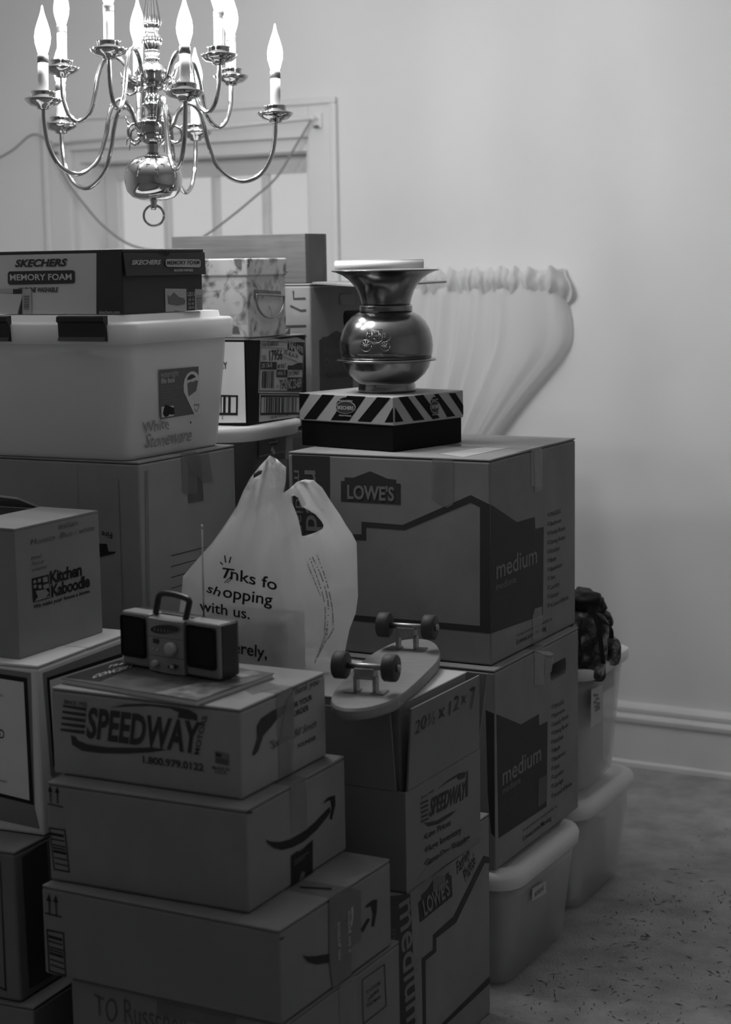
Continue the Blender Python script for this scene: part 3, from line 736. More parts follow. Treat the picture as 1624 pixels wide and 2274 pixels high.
for q in ([(455, 915), (655, 910)], [(460, 930), (660, 925)], [(520, 940), (515, 1085)], [(610, 935), (615, 1088)], [(530, 960), (600, 955), (600, 1000), (530, 1005), (530, 960)], [(465, 970), (505, 965)], [(470, 1010), (508, 1008)],
          [(625, 965), (650, 1040)], [(665, 970), (740, 968)], [(675, 990), (735, 988)], [(670, 1015), (730, 1010)], [(520, 1095), (560, 1120), (510, 1170)], [(530, 1105), (640, 1100)], [(650, 1085), (720, 1075), (775, 1010)], [(735, 1070), (770, 1050)], [(540, 1030), (590, 1070)], [(450, 1060), (520, 1110)]):
    emb('coach_line', q, .0007)
for k in range(22):
    x = 330 + k * 24.5; emb('embossed_letter', [(x, 1272), (x + 5, 1246), (x + 10, 1258), (x + 15, 1246), (x + 17, 1272)], .0006)

# ================================================================ middle stack
# carton lying on its side on the floor, face turned to the right
LP = carton('moving_carton', 'carton with a sideways MEDIUM band, standing on the carpet under the open carton', (.0155, 2.897), .0006, 28.0, .457, .44, .4055, CARD, 'x', CARD)
f = LP.R
f.poly(C(cK, (30, 690), (238, 640), (275, 1399), (290, 1700), (70, 1760)), NAVY, 1, 'side_band')
f.txt('medium', cK(172, 700), cK(222, 1460), cK(262, 640), NAVYTXT, 2, .012)
f.txt('mediana', cK(130, 850), cK(160, 1130), cK(152, 830), NAVYDIM, 2, .004)
f.poly(C(cK, (284, 692), (303, 672), (300, 652), (340, 612), (385, 540), (438, 535), (462, 512), (464, 530), (478, 535), (484, 655), (294, 810)), NAVY, 1, 'logo_shape')
f.txt('LOWE\'S', cK(318, 770), cK(468, 640), cK(305, 685), NAVYTXT, 3, .03, 0, 1.0, 'logo_lettering')
f.poly(C(cK, (664, 420), (698, 428), (700, 462), (672, 462), (505, 810), (390, 900), (390, 978), (328, 1030), (332, 1600), (316, 1600), (305, 1018), (370, 965), (370, 880), (490, 772)), NAVY, 1, 'house_outline')
f.poly(C(cK, (700, 1120), (704, 1160), (450, 1399), (330, 1500), (330, 1460), (420, 1399)), NAVY, 1, 'house_outline')
f.txt('Family', cK(512, 535), cK(590, 410), cK(500, 470), INK, 2, -.004, .3, name='handwritten_lettering', jit=.12)
f.txt('Photos', cK(560, 580), cK(620, 450), cK(540, 520), INK, 2, -.004, .3, name='handwritten_lettering', jit=.12)

# open tall carton holding a white-topped box
TBz = .4075
TB = Box('open_carton', 'open carton with raised flaps, 20 1/2 x 12 x 7 written on one flap', 'box', (.059, 2.857), TBz, 28.0, .303, .52, .177); r = TB.root
th = .004
boxes('body', [(-.52, 0, 0, th, 0.0006, .177), (-.52, 0, .303 - th, .303, 0.0006, .177), (-th, 0, th, .303 - th, 0.0006, .177), (-.52, -.52 + th, th, .303 - th, 0.0006, .177), (-.52, 0, 0, .303, 0.0006, .005)], CARD3, r)
def flap(name, pts, nrm, material=CARD3, t=.0035):
    n_ = Vector(nrm).normalized() * t; return prism(name, [Vector(p) for p in pts], Vector((0, 0, 0)), -n_, material, r)
flap('flap', [(0, .010, .178), (0, .300, .178), (.004, .296, .315), (.006, .016, .318)], (1, 0, 0))
fl = flap('flap', [(-.512, 0, .178), (-.018, 0, .178), (-.024, -.006, .312), (-.505, -.006, .318)], (0, -1, 0))
flap('flap', [(-.512, .303, .178), (-.004, .303, .178), (.014, .306, .316), (-.505, .306, .320)], (0, -1, 0))
flap('flap', [(-.516, .01, .178), (-.516, .29, .178), (-.53, .29, .31), (-.53, .01, .31)], (1, 0, 0))
f = Face(r, (.0045, 0, 0), (1, 0, 0))
g_ = TB.R
for st, xa, ya, xb, yb, h in (('20½', 484, 420, 582, 362, 62), ('x', 598, 345, 632, 325, 66), ('12', 650, 325, 698, 290, 66), ('x', 710, 275, 736, 262, 60), ('7', 756, 298, 780, 282, 98)):
    f.txt(st, cH(xa, ya), cH(xb, yb), cH(xa - 1, ya - h), PENCIL, 3, -.006, .15, 1.05, name='handwritten_lettering', jit=.08)
g_.txt('SPEEDWAY', cH(556, 818), cH(735, 725), cH(560, 735), NAVY, 2, .03, .2, 1.0, 'logo_lettering')
g_.polys([C(cH, (512 + i, 752 + 22 * i), (550, 735 + 22 * i), (550, 744 + 22 * i), (512 + i, 762 + 22 * i)) for i in range(5)], NAVY, 2, 'speed_line')
g_.poly(C(cH, (530, 850), (548, 868), (600, 855), (660, 815), (690, 785), (660, 800), (590, 840), (545, 848)), NAVY, 2, 'swoosh')
g_.poly(C(cH, (590, 690), (650, 640), (700, 608), (732, 602), (728, 628), (700, 640), (690, 625), (640, 655)), NAVY, 2, 'swoosh')
g_.poly(C(cH, (738, 598), (744, 596), (742, 720), (732, 725)), NAVY, 2, 'side_word')
for st, bl, br, h in (('•Low Prices', (528, 935), (660, 860), 30), ('•Huge Inventory', (530, 1000), (712, 895), 30), ('•Same-Day Shipping', (530, 1065), (752, 930), 30)):
    g_.txt(st, cH(*bl), cH(*br), cH(bl[0], bl[1] - h), NAVY, 2, .02)
g_.hz('Since 1952', cH(515, 735), cH(580, 0)[0], 5, NAVY, 2, .01)
g_.poly(C(cH, (490, 1130), (560, 1050), (640, 985), (800, 930), (803, 965), (700, 1010), (620, 1060), (540, 1130)), TAPE, 3, 'tape')
TB.L.poly(C(cH, (200, 560), (300, 575), (300, 578), (200, 563)), NAVYDIM, 2, 'faint_print')
WB = Box('inner_box', 'white-topped box packed inside the open carton, under the skateboard', 'box', (.053, 2.884), TBz + .0065, 28.5, .262, .50, .316)
rbox('box_sides', -.495, -.001, .001, .261, 0, .312, CARD2, WB.root, .003)
rbox('box_top', -.497, 0, 0, .262, .3125, .316, CARD_TOP, WB.root, .001, 1)

# skateboard lying wheels-up
SKz = WB.z0 + .3165
BOARD = mat('worn_board', .23, .55, var=.12, vscale=14, bump=.05, bscale=80, stretch=(1, 4, 1))
BOARD_E = mat('board_edge', .22, .7, var=.2, vscale=30)
out = [cT(*p) for p in [(65, 930), (66, 965), (85, 1000), (130, 1025), (210, 1040), (330, 1040), (460, 1020), (580, 985), (680, 945), (760, 890), (860, 805), (960, 710), (1040, 630), (1085, 575), (1102, 520), (1092, 465), (1060, 420), (1010, 392), (950, 377), (870, 372), (780, 380), (700, 398), (610, 432), (510, 485), (410, 550), (320, 625), (240, 705), (160, 790), (100, 865)]]
sk = empty('skateboard', on_z(870, 1500, SKz)); tag(sk, 'small worn skateboard lying upside down with its wheels in the air', 'skateboard')
def closed_spline(P, n=4):
    o = []; m_ = len(P)
    for i in range(m_):
        a, b, c, d = [Vector(P[(i + j) % m_]) for j in (-1, 0, 1, 2)]
        for k in range(n):
            t = k / n; o.append(0.5 * ((2 * b) + (c - a) * t + (2 * a - 5 * b + 4 * c - d) * t * t + (3 * b - a - 3 * c + d) * t ** 3))
    return o
P3 = closed_spline([on_z(*p, SKz + .022) - sk.location for p in out])
loftpts = [(p.x, p.y) for p in P3]; cx_ = sum(p[0] for p in loftpts) / len(loftpts); cy_ = sum(p[1] for p in loftpts) / len(loftpts)
def scale2(k): return [(cx_ + (x - cx_) * k, cy_ + (y - cy_) * k) for x, y in loftpts]
loft('deck', [(scale2(.97), .0005), (scale2(.995), .004), (scale2(1.0), .009), (scale2(1.0), .017), (scale2(.985), .0215), (scale2(.97), .022)], BOARD, sk)
ax = (on_z(*cT(1000, 400), SKz + .022) - on_z(*cT(130, 1000), SKz + .022)); ax.z = 0; ax.normalize(); ay = Vector((ax.y, -ax.x, 0))
STEEL = mat('worn_steel', .30, .4, 1.0, var=.3, vscale=60); WHEEL = mat('worn_wheel', .045, .6, var=.25, vscale=40)
def truck(ctr):
    t = tube('truck_axle', [ctr - ay * .058 + Vector((0, 0, .066)), ctr + ay * .058 + Vector((0, 0, .066))], .0055, STEEL, sk, 12)
    def obox(nm, o, sx, sy, z0, z1, m_):
        P = [o + ax * (sx * a) + ay * (sy * b) for a, b in ((-1, -1), (1, -1), (1, 1), (-1, 1))]
        prism(nm, P, Vector((0, 0, z0)), Vector((0, 0, z1)), m_, sk)
    obox('truck_hanger', ctr, .012, .017, .046, .064, STEEL)
    lathe('pivot_bolt', [(.004, 0), (.004, .003)], BRASS_D, sk, 10, None, tuple(ctr + Vector((0, 0, .064))))
    for s_ in (-1, 1):
        obox('truck_leg', ctr + ay * (.017 * s_), .008, .003, .0224, .050, STEEL)
        obox('truck_foot', ctr + ay * (.024 * s_), .016, .011, .0222, .0244, STEEL)
        w = ctr + ay * (.044 * s_) + Vector((0, 0, .066)); V, Fc = [], []
        pr = [(.006, -.0112), (.0212, -.0112), (.0230, -.0092), (.0233, 0), (.0230, .0092), (.0212, .0112), (.006, .0112)]
        n = 28
        for rr, d in pr:
            for k in range(n):
                a = 2 * math.pi * k / n; V.append(w + ay * d + (ax * math.cos(a) + Vector((0, 0, 1)) * math.sin(a)) * rr)
        for i in range(len(pr) - 1):
            for k in range(n): Fc.append([i * n + k, i * n + (k + 1) % n, (i + 1) * n + (k + 1) % n, (i + 1) * n + k])
        Fc.append(list(range(n))); Fc.append([(len(pr) - 1) * n + k for k in range(n)])
        fixn(mobj('wheel', V, Fc, WHEEL, sk, True))
        e_ = w + ay * (.0115 * s_)
        tube('axle_nut', [e_ - ay * .002 * s_, e_ + ay * .005 * s_], .007, STEEL, sk, 6)
for p in ((400, 885), (790, 478)):
    c_ = on_z(*cT(*p), SKz + .022) - sk.location; c_.z = 0; truck(c_)

# plastic shopping bag
BAG = mat('bag_film', .92, .26, spec=.5, transl=.30, transp=.30, bump=.6, bscale=22)
bagY = 3.045
outer = [cE(*p) for p in [(45, 1000), (60, 900), (70, 785), (150, 690), (240, 590), (310, 490), (385, 375), (420, 290), (460, 215), (520, 140), (575, 82), (610, 100), (640, 125), (670, 152), (668, 230), (655, 300), (690, 275), (735, 235), (780, 222), (830, 226), (880, 270), (930, 350), (985, 430), (1020, 490), (1055, 540), (1080, 590), (1083, 700), (1088, 900), (1075, 1000), (1040, 1090), (1025, 1160), (1000, 1290), (985, 1345), (800, 1345), (600, 1340), (300, 1330), (70, 1300), (40, 1150)]]
hole = [cE(*p) for p in [(700, 320), (720, 315), (740, 330), (760, 380), (800, 400), (840, 425), (875, 465), (888, 490), (880, 510), (840, 530), (790, 548), (762, 550), (752, 500), (738, 440), (722, 400), (704, 355)]]
hole2 = [cE(*p) for p in [(480, 195), (505, 175), (532, 168), (525, 190), (500, 205), (480, 215)]]
def inpoly(p, poly):
    c = False; x, y = p; n = len(poly)
    for i in range(n):
        x1, y1 = poly[i]; x2, y2 = poly[i - 1]
        if (y1 > y) != (y2 > y) and x < (x2 - x1) * (y - y1) / (y2 - y1) + x1: c = not c
    return c
def edist(p, polys):
    best = 1e9
    for poly in polys:
        for i in range(len(poly)):
            a = Vector(poly[i - 1]); b = Vector(poly[i]); q = Vector(p); ab = b - a
            t = max(0, min(1, (q - a).dot(ab) / max(ab.length_squared, 1e-9))); best = min(best, (a + ab * t - q).length)
    return best
def dense(poly, step):
    o = []
    for i in range(len(poly)):
        a, b = Vector(poly[i]), Vector(poly[(i + 1) % len(poly)]); n = max(1, int((b - a).length / step))
        o += [tuple(a.lerp(b, k / n)) for k in range(n)]
    return o
OD, HD_, H2 = dense(outer, 9), dense(hole, 7), dense(hole2, 7)
pts2 = OD + HD_ + H2
edges = [(i, (i + 1) % len(OD)) for i in range(len(OD))] + [(len(OD) + i, len(OD) + (i + 1) % len(HD_)) for i in range(len(HD_))] + [(len(OD) + len(HD_) + i, len(OD) + len(HD_) + (i + 1) % len(H2)) for i in range(len(H2))]
STEP = 8
y = 1010
while y < 1495:
    x = 392
    while x < 800:
        p = (x + (STEP / 2 if int(y / STEP) % 2 else 0), y)
        if inpoly(p, outer) and not inpoly(p, hole) and not inpoly(p, hole2) and edist(p, [outer, hole, hole2]) > 5: pts2.append(p)
        x += STEP
    y += STEP * .87
cdt = delaunay_2d_cdt([Vector(p) for p in pts2], edges, [], 1, 1e-5)
bv = [tuple(v) for v in cdt[0]]; bf = []
for fc in cdt[2]:
    c_ = (sum(bv[i][0] for i in fc) / 3, sum(bv[i][1] for i in fc) / 3)
    if inpoly(c_, outer) and not inpoly(c_, hole) and not inpoly(c_, hole2): bf.append(list(fc))
def ridge_x(py):
    if py > 1375: return 640
    if py > 1190: return 640 - (1375 - py) * .20
    return 603 + (1190 - py) * .10
def bag_front(px, py, ed=None):
    d = px - ridge_x(py); a = math.sqrt(d * d + 64)
    k = min(1, max(0, (py - 1060) / 250))
    dep = bagY + .00078 * (a * .40 if d < 0 else a * (.95 * k + .25 * (1 - k)))
    # soft folds fanning down from the handles
    fx = (px - 605) / max(60, (py - 960)) * 5
    amp = .014 * (1 - k) + .006
    dep += amp * math.sin(fx * 3.1 + 1.1) + .5 * amp * noise.noise(Vector((fx * 3, py * .004, 1))) + .006 * noise.noise(Vector((px * .016, py * .012, 4))) + .0035 * abs(noise.noise(Vector((px * .035 + py * .012, py * .02, 7))))
    if py < 1375: dep += .00006 * max(0, 1375 - py)
    if abs(py - 1372) < 10 and 500 < px < 660: dep -= .002
    return dep
V, Fc = [], []
for p in bv: V.append(at_y(p[0], p[1], bag_front(*p)))
nb = len(V)
for p in bv:
    ed = min(1, edist(p, [outer, hole, hole2]) / 60)
    low = min(1, max(0, (p[1] - 1120) / 220))
    V.append(at_y(p[0], p[1], bag_front(*p) + .0012 + (ed ** .6) * (.018 + .12 * low)))
cnt = {}
for t_ in bf:
    Fc.append(t_); Fc.append([nb + i for i in t_[::-1]])
    for a, b in ((0, 1), (1, 2), (2, 0)):
        cnt.setdefault(tuple(sorted((t_[a], t_[b]))), []).append((t_[a], t_[b]))
for k_, l_ in cnt.items():
    if len(l_) == 1: a, b = l_[0]; Fc.append([b, a, nb + a, nb + b])
bagroot = at_y(640, 1490, bagY); bagroot.z = WB.z0 + .3165
bag = empty('shopping_bag', bagroot); tag(bag, 'knotted white plastic carrier bag with thank-you message, behind the toy radio', 'shopping bag')
for v in V: v.z = max(v.z, bagroot.z + .0012)
bo = mobj('bag_film', [v - bagroot for v in V], Fc, BAG, bag, True)
def bag_txt(st, bl, br, tl, bold=.012, material=INK, name='lettering', shear=0):
    TV, TF = text_geo(st, bold, shear)
    x0 = min(v.x for v in TV); x1 = max(v.x for v in TV)
    W = []
    for v in TV:
        a = (v.x - x0) / (x1 - x0); b = v.y / CAP
        px = bl[0] + (br[0] - bl[0]) * a + (tl[0] - bl[0]) * b; py = bl[1] + (br[1] - bl[1]) * a + (tl[1] - bl[1]) * b
        W.append(at_y(px, py, bag_front(px, py) - .0016) - bagroot)
    return mobj(name, W, TF, material, bag)
bag_txt('T', cE(275, 790), cE(345, 800), cE(300, 735)); bag_txt('h', cE(308, 822), cE(335, 825), cE(345, 775), shear=.3)
bag_txt('nks fo', cE(345, 800), cE(615, 868), cE(348, 735)); bag_txt('sh', cE(205, 875), cE(285, 905), cE(212, 825), shear=.2)
bag_txt('opping', cE(300, 905), cE(588, 955), cE(305, 840)); bag_txt('with us.', cE(165, 985), cE(458, 1035), cE(165, 925)); bag_txt('Sincerely,', cE(215, 1200), cE(558, 1265), cE(217, 1132))
bag_txt('The', cE(350, 1335), cE(500, 1352), cE(352, 1290))
for p in ([(286, 703), (300, 718)], [(312, 664), (318, 706)], [(348, 672), (338, 708)]):
    a, b = cE(*p[0]), cE(*p[1]); tube('ray_mark', [at_y(*a, bag_front(*a) - .0016) - bagroot, at_y(*b, bag_front(*b) - .0016) - bagroot], .0012, INK, bag, 6)
FP = mat('fine_print', .20, .7)
def fine(pa, pb, pc, pd, w):
    seq = spline([Vector((*cE(*q), 0)) for q in (pa, pb, pc, pd)], 8)
    V, Fc = [], []
    for i in range(len(seq) - 1):
        for j in range(3):
            if random.random() < .25: continue
            a = seq[i].lerp(seq[i + 1], j / 3 + .03); b = seq[i].lerp(seq[i + 1], j / 3 + .26); n_ = Vector((-(b - a).y, (b - a).x, 0)).normalized() * w
            k = len(V)
            for q in (a - n_, b - n_, b + n_, a + n_): V.append(at_y(q.x, q.y, bag_front(q.x, q.y) - .0016) - bagroot)
            Fc.append([k, k + 1, k + 2, k + 3])
    mobj('fine_print', V, Fc, FP, bag)
fine((848, 658), (900, 800), (935, 950), (945, 1070), 1.5); fine((822, 672), (880, 800), (915, 950), (905, 1130), 1.5); fine((808, 680), (850, 790), (895, 950), (895, 1110), 1.2)
fine((950, 1080), (925, 1130), (895, 1170), (850, 1260), 1.5); fine((905, 1090), (890, 1150), (870, 1200), (835, 1290), 1.5); fine((790, 700), (805, 740), (830, 800), (870, 900), 1.3)
BAGBOX = mat('groceries', .06, .7, var=.5, vscale=30)
inb = Box('grocery_box', 'dim boxy carton showing through the lower part of the carrier bag', 'box', (at_y(636, 1450, bagY + .02).x, bagY + .016), WB.z0 + .3172, 22, .085, .155, .095)
gh = at_y(640, 1376, bagY + .016).z - inb.z0
rbox('body', -.155, 0, 0, .085, 0, gh, BAGBOX, inb.root, .003)

# ================================================================ front left stack
RB = carton('shipping_carton', 'bottom carton of the front stack with TO written in marker', (-.128, 2.478), .0006, 28.7, .36, .40, .352, CARD3)
RB.L.txt('TO Russchell', cJ(298, 770), cJ(690, 860), cJ(290, 670), NAVYDIM, 2, -.004, .1, name='handwritten_lettering', jit=.1)
RB.R.polys([C(cJ, (1437, 610), (1535, 540), (1537, 543), (1439, 613)), C(cJ, (1437, 610), (1440, 608), (1444, 800), (1441, 802)), C(cJ, (1535, 540), (1532, 543), (1540, 722), (1543, 720)), C(cJ, (1441, 798), (1541, 720), (1543, 723), (1444, 801))], PENCIL, 2, 'label_frame')
for i, st in enumerate(('PLACE ROMS', 'HERE', 'THIS MAIN')):
    RB.R.txt(st, cJ(1455 + 8 * (i == 1), 672 + 30 * i), cJ(1518 - 8 * (i == 1), 628 + 30 * i), cJ(1455 + 8 * (i == 1), 658 + 30 * i), PENCIL, 2, .01)
RB.L.poly(C(cJ, (560, 700), (900, 775), (900, 830), (560, 760)), TAPE_D, 3, 'tape')
AL = carton('shipping_carton', 'carton with smile print and dark tape strip, lower of the two arrow-marked boxes', (-.136, 2.465), .3545, 28.7, .349, .438, .1465, CARD3, 'x', CARD)
AU = carton('shipping_carton', 'carton with an unbroken dark smile print, middle of the front stack', (-.184, 2.530), .5020, 26.8, .319, .364, .1605, CARD, 'x', CARD)
for b_, c_, dx, dy, kk in ((AL, cJ, 0, 0, 1.0), ):
    f = b_.L
for f, c_, ar, ln, bc in ((AL.L, cJ, [(95, 240, 330), (124, 246, 334)], (78, 320, 150, 338), (85, 392, 160, 408, 95, 575, 170, 596)),
                          (AU.L, cG, [(114, 666, 748), (148, 672, 756)], (100, 752, 178, 770), (108, 870, 188, 882, 132, 1078, 210, 1092))):
    for x_, y0_, y1_ in ar:
        f.polys([C(c_, (x_ - 11, y0_ + 30), (x_, y0_), (x_ + 11, y0_ + 33)), C(c_, (x_ - 2, y0_ + 25), (x_ + 4, y0_ + 26), (x_ + 6, y1_), (x_ + 1, y1_ - 2))], INK, 2, 'arrow')
    x0_, y0_, x1_, y1_ = ln; f.poly(C(c_, (x0_, y0_), (x1_, y1_), (x1_, y1_ + 6), (x0_, y0_ + 6)), INK, 2, 'arrow_base')
    a_, b2, c2, d2, e2, f2, g2, h2 = bc
    f.polys([C(c_, (a_, b2), (c2, d2), (c2, d2 + 7), (a_, b2 + 7)), C(c_, (e2, f2 - 7), (g2, h2 - 7), (g2, h2), (e2, f2)), C(c_, (a_, b2), (a_ + 5, b2), (e2 + 5, f2), (e2, f2)), C(c_, (c2 - 5, d2), (c2, d2), (g2, h2), (g2 - 5, h2))], INK, 2, 'barcode_frame')
    f.bars(c_(a_ + 8, b2 + 25), c_(c2 - 8, d2 + 25), c_(e2 + 8, f2 - 25), c_(g2 - 8, h2 - 25), 9, INK, 2, 5, 'y')
f = AU.R
arc = [(1160, 930), (1185, 940), (1230, 943), (1280, 930), (1340, 896), (1400, 848), (1450, 795), (1474, 770), (1478, 795), (1462, 820), (1410, 885), (1345, 942), (1290, 970), (1240, 982), (1200, 972), (1172, 950)]
f.poly(C(cG, *arc), INK, 2, 'smile')
f.poly(C(cG, (1440, 757), (1462, 728), (1500, 714), (1502, 760), (1484, 836), (1474, 830), (1484, 775), (1478, 738), (1462, 745)), INK, 2, 'arrow_head')
f.poly(C(cG, (1285, 1010), (1318, 985), (1322, 992), (1352, 968), (1358, 960), (1390, 932), (1390, 1102), (1286, 1172)), INK, 3, 'dark_label')
f.polys([C(cG, (1320, 1140), (1335, 1085), (1352, 1090), (1345, 1115), (1330, 1150)), C(cG, (1345, 1120), (1358, 1110), (1350, 1135), (1338, 1140))], mat('label_grey', .12, .7), 4, 'label_logo')
f.polys([C(cG, (1298, 1036 + 14 * i), (1370 - 20 * i, 988 + 26 * i), (1370 - 20 * i, 992 + 26 * i), (1298, 1041 + 14 * i)) for i in range(2)], mat('label_grey', .12, .7), 4, 'label_line')
f.poly(C(cG, (1298, 660), (1352, 632), (1366, 700), (1362, 830), (1305, 835)), TAPE, 3, 'tape')
f.poly(C(cG, (1048, 805), (1095, 792), (1097, 803), (1050, 818)), INK, 2, 'edge_mark')
f = AL.R
f.poly(C(cJ, (1180, 503), (1200, 510), (1240, 508), (1295, 498), (1295, 538), (1240, 545), (1205, 535)), INK, 2, 'smile')
f.poly(C(cJ, (1434, 390), (1462, 345), (1472, 350), (1440, 410)), INK, 2, 'smile')
f.poly(C(cJ, (1448, 300), (1478, 270), (1502, 264), (1500, 320), (1488, 384), (1478, 380), (1484, 330), (1476, 292), (1460, 300)), INK, 2, 'arrow_head')
PT = mat('printed_tape', .10, .35, var=.15, vscale=20, bump=.3, bscale=25)
f.poly(C(cJ, (1293, 262), (1380, 212), (1432, 228), (1432, 445), (1392, 465), (1390, 610), (1310, 668), (1296, 540)), PT, 3, 'tape')
f.txt('on prime', cJ(1342, 525), cJ(1338, 360), cJ(1330, 530), OFFWHITE, 4, .01); f.txt('s on prime', cJ(1386, 490), cJ(1384, 310), cJ(1372, 496), OFFWHITE, 4, .01)
f.poly(C(cJ, (1388, 300), (1396, 295), (1396, 345), (1390, 378), (1384, 380), (1391, 345)), OFFWHITE, 4, 'tape_swoosh')
f.poly(C(cJ, (1054, 430), (1075, 440), (1102, 425), (1102, 432), (1076, 448), (1054, 438)), INK, 2, 'edge_mark')
AL.T.poly(C(cJ, (1170, 212), (1305, 218), (1310, 226), (1180, 220)), INK, 2, 'flap_cut')

SP = carton('shipping_carton', 'squat carton with a dark slanted racing logo and phone number, under the toy radio', (-.193, 2.576), .6632, 27.5, .267, .351, .1408, mat('cardboard_light', 0.31, 0.85, var=0.12, vscale=6, bump=0.06, bscale=260, spec=0.2), 'x', CARD2)
f = SP.L
f.hz('SINCE 1952', cG(182, 268), cG(294, 0)[0], 8, NAVY, 2, .02)
f.polys([C(cG, (178 - 3 * i, 274 + 29 * i), (292 - 2 * i, 288 + 28 * i), (290 - 2 * i, 305 + 28 * i), (240, 296 + 29 * i), (176 - 3 * i, 284 + 29 * i)) for i in range(5)], NAVY, 2, 'speed_line')
f.txt('SPEEDWAY', cG(290, 428), cG(838, 508), cG(300, 292), NAVY, 2, .035, .05, 1.03, 'logo_lettering')
f.poly(C(cG, (400, 288), (480, 272), (580, 268), (700, 280), (790, 298), (830, 322), (833, 352), (790, 345), (735, 336), (742, 312), (700, 292), (600, 280), (500, 282)), NAVY, 2, 'swoosh')
f.poly(C(cG, (215, 422), (238, 428), (250, 448), (300, 468), (400, 482), (520, 484), (620, 482), (685, 494), (600, 506), (480, 512), (360, 510), (270, 498), (222, 468)), NAVY, 2, 'swoosh')
f.txt('MOTORS', cG(838, 518), cG(880, 330), cG(815, 515), NAVY, 2, .02)
f.hz('1.800.979.0122', cG(566, 556), cG(862, 0)[0], 15, NAVY, 2, .03)
f.polys([C(cG, (918, 498), (950, 506), (985, 512), (985, 570), (950, 562), (918, 556))], GREYP, 2, 'flag')
f.polys([C(cG, (922, 506), (950, 512), (950, 530), (922, 524))] + [C(cG, (922, 532 + 10 * i), (982, 544 + 10 * i), (982, 548 + 10 * i), (922, 536 + 10 * i)) for i in range(3)], NAVY, 3, 'flag_stripe')
f.hz('MADE IN', cG(905, 586), cG(990, 0)[0], 6, NAVY, 2, .01); f.hz('U.S.A.', cG(918, 606), cG(978, 0)[0], 7, NAVY, 2, .01)
f = SP.R
f.poly(C(cG, (1095, 518), (1120, 440), (1118, 380), (1140, 340), (1200, 300), (1256, 276), (1250, 318), (1215, 345), (1190, 380), (1150, 425), (1125, 500), (1105, 522)), NAVY, 2, 'pen_print')
f.hz('FOR YOUR', cG(1278, 300), cG(1390, 0)[0], 12, NAVY, 2, .02); f.hz('ORDER', cG(1298, 334), cG(1372, 0)[0], 12, NAVY, 2, .02)
f.hz('Thank you', cG(1290, 232), cG(1425, 0)[0], 16, NAVY, 2, .0, .4, name='script_lettering')
f.hz('"Speedy" Bill Smith', cG(1182, 492), cG(1412, 0)[0], 17, NAVY, 2, -.006, .4, name='script_lettering'); f.hz('FOUNDER', cG(1320, 486), cG(1408, 0)[0], 9, NAVY, 2, .01)
f.poly(C(cG, (1222, 470), (1240, 370), (1262, 255), (1300, 190), (1300, 400), (1290, 600), (1228, 640)), TAPE, 4, 'tape')
SP.T.poly(C(cG, (1040, 190), (1180, 160), (1230, 190), (1100, 225)), TAPE, 2, 'tape')

# magazines under the radio
MG = mat('magazine_cover', .075, .35, var=.8, vscale=22, spec=.4)
mz = SP.z0 + .1408 + .0008
def flatbook(name, label, corners, z0, t, cover, cat='magazine'):
    P = [on_z(*cZ(*p), z0 + t) for p in corners]; root = empty(name, (P[0].x, P[0].y, z0)); tag(root, label, cat)
    Q = [Vector((p.x - P[0].x, p.y - P[0].y, 0)) for p in P]; c_ = sum(Q, Vector()) / 4
    prism('pages', [c_ + (q - c_) * .985 for q in Q], Vector((0, 0, .001)), Vector((0, 0, t - .001)), WHITE, root)
    prism('cover', Q, Vector((0, 0, t - .001)), Vector((0, 0, t)), cover, root); prism('back_cover', Q, Vector((0, 0, 0)), Vector((0, 0, .001)), OFFWHITE, root)
    return root
mg = flatbook('magazine', 'glossy dark-covered book lying under the toy radio', [(50, 215), (1035, 378), (1590, 178), (640, 28)], mz, .008, MG)
F = Face(mg, (0, 0, .008), (0, 0, 1))
F.txt('The', cZ(375, 148), cZ(490, 118), cZ(400, 128), OFFWHITE, 2, .01, 0, 1.2); F.txt('CONCERT', cZ(268, 222), cZ(560, 140), cZ(300, 192), OFFWHITE, 2, .02, 0, 1.1)
F.poly(C(cZ, (80, 208), (470, 88), (640, 110), (330, 240)), mat('cover_dark', .022, .3, var=.4, vscale=30), 1, 'cover_panel')
F.poly(C(cZ, (720, 322), (1030, 375), (1380, 250), (1040, 250)), mat('cover_photo', .22, .3, var=.8, vscale=45), 1, 'cover_photo')
F.poly(C(cZ, (1290, 180), (1440, 160), (1500, 190), (1280, 225)), mat('cover_photo', .22, .3), 1, 'cover_photo')

# toy radio
rz_ = mz + .0088
ra = on_z(*cN(1335, 1212), rz_); rb_ = on_z(*cN(160, 1005), rz_)
dd = rb_ - ra; rpsi = math.degrees(math.atan2(dd.y, -dd.x)); RWd = dd.length
RD = Box('toy_radio', 'small silver radio with two black speaker grilles and an upright aerial', 'radio', (ra.x, ra.y), rz_, rpsi, .045, RWd, .094); r = RD.root
hR = (at_y(*cN(1325, 530), ra.y).z - rz_); W3 = RWd / 3.5
sw = RWd * .335
rbox('speaker_case', -sw, 0, .003, .036, .0008, hR, SILVERPL, r, .005, 3); rbox('speaker_case', -RWd, -RWd + sw * .92, .003, .036, .0008, hR, SILVERPL, r, .005, 3)
rbox('back_case', -RWd + .002, -.0015, .030, .052, .0008, hR - .001, BLACKPL, r, .004, 2)
rbox('side_panel', -.006, .0012, .008, .045, .003, hR - .003, BLACKPL, r, .002, 2)
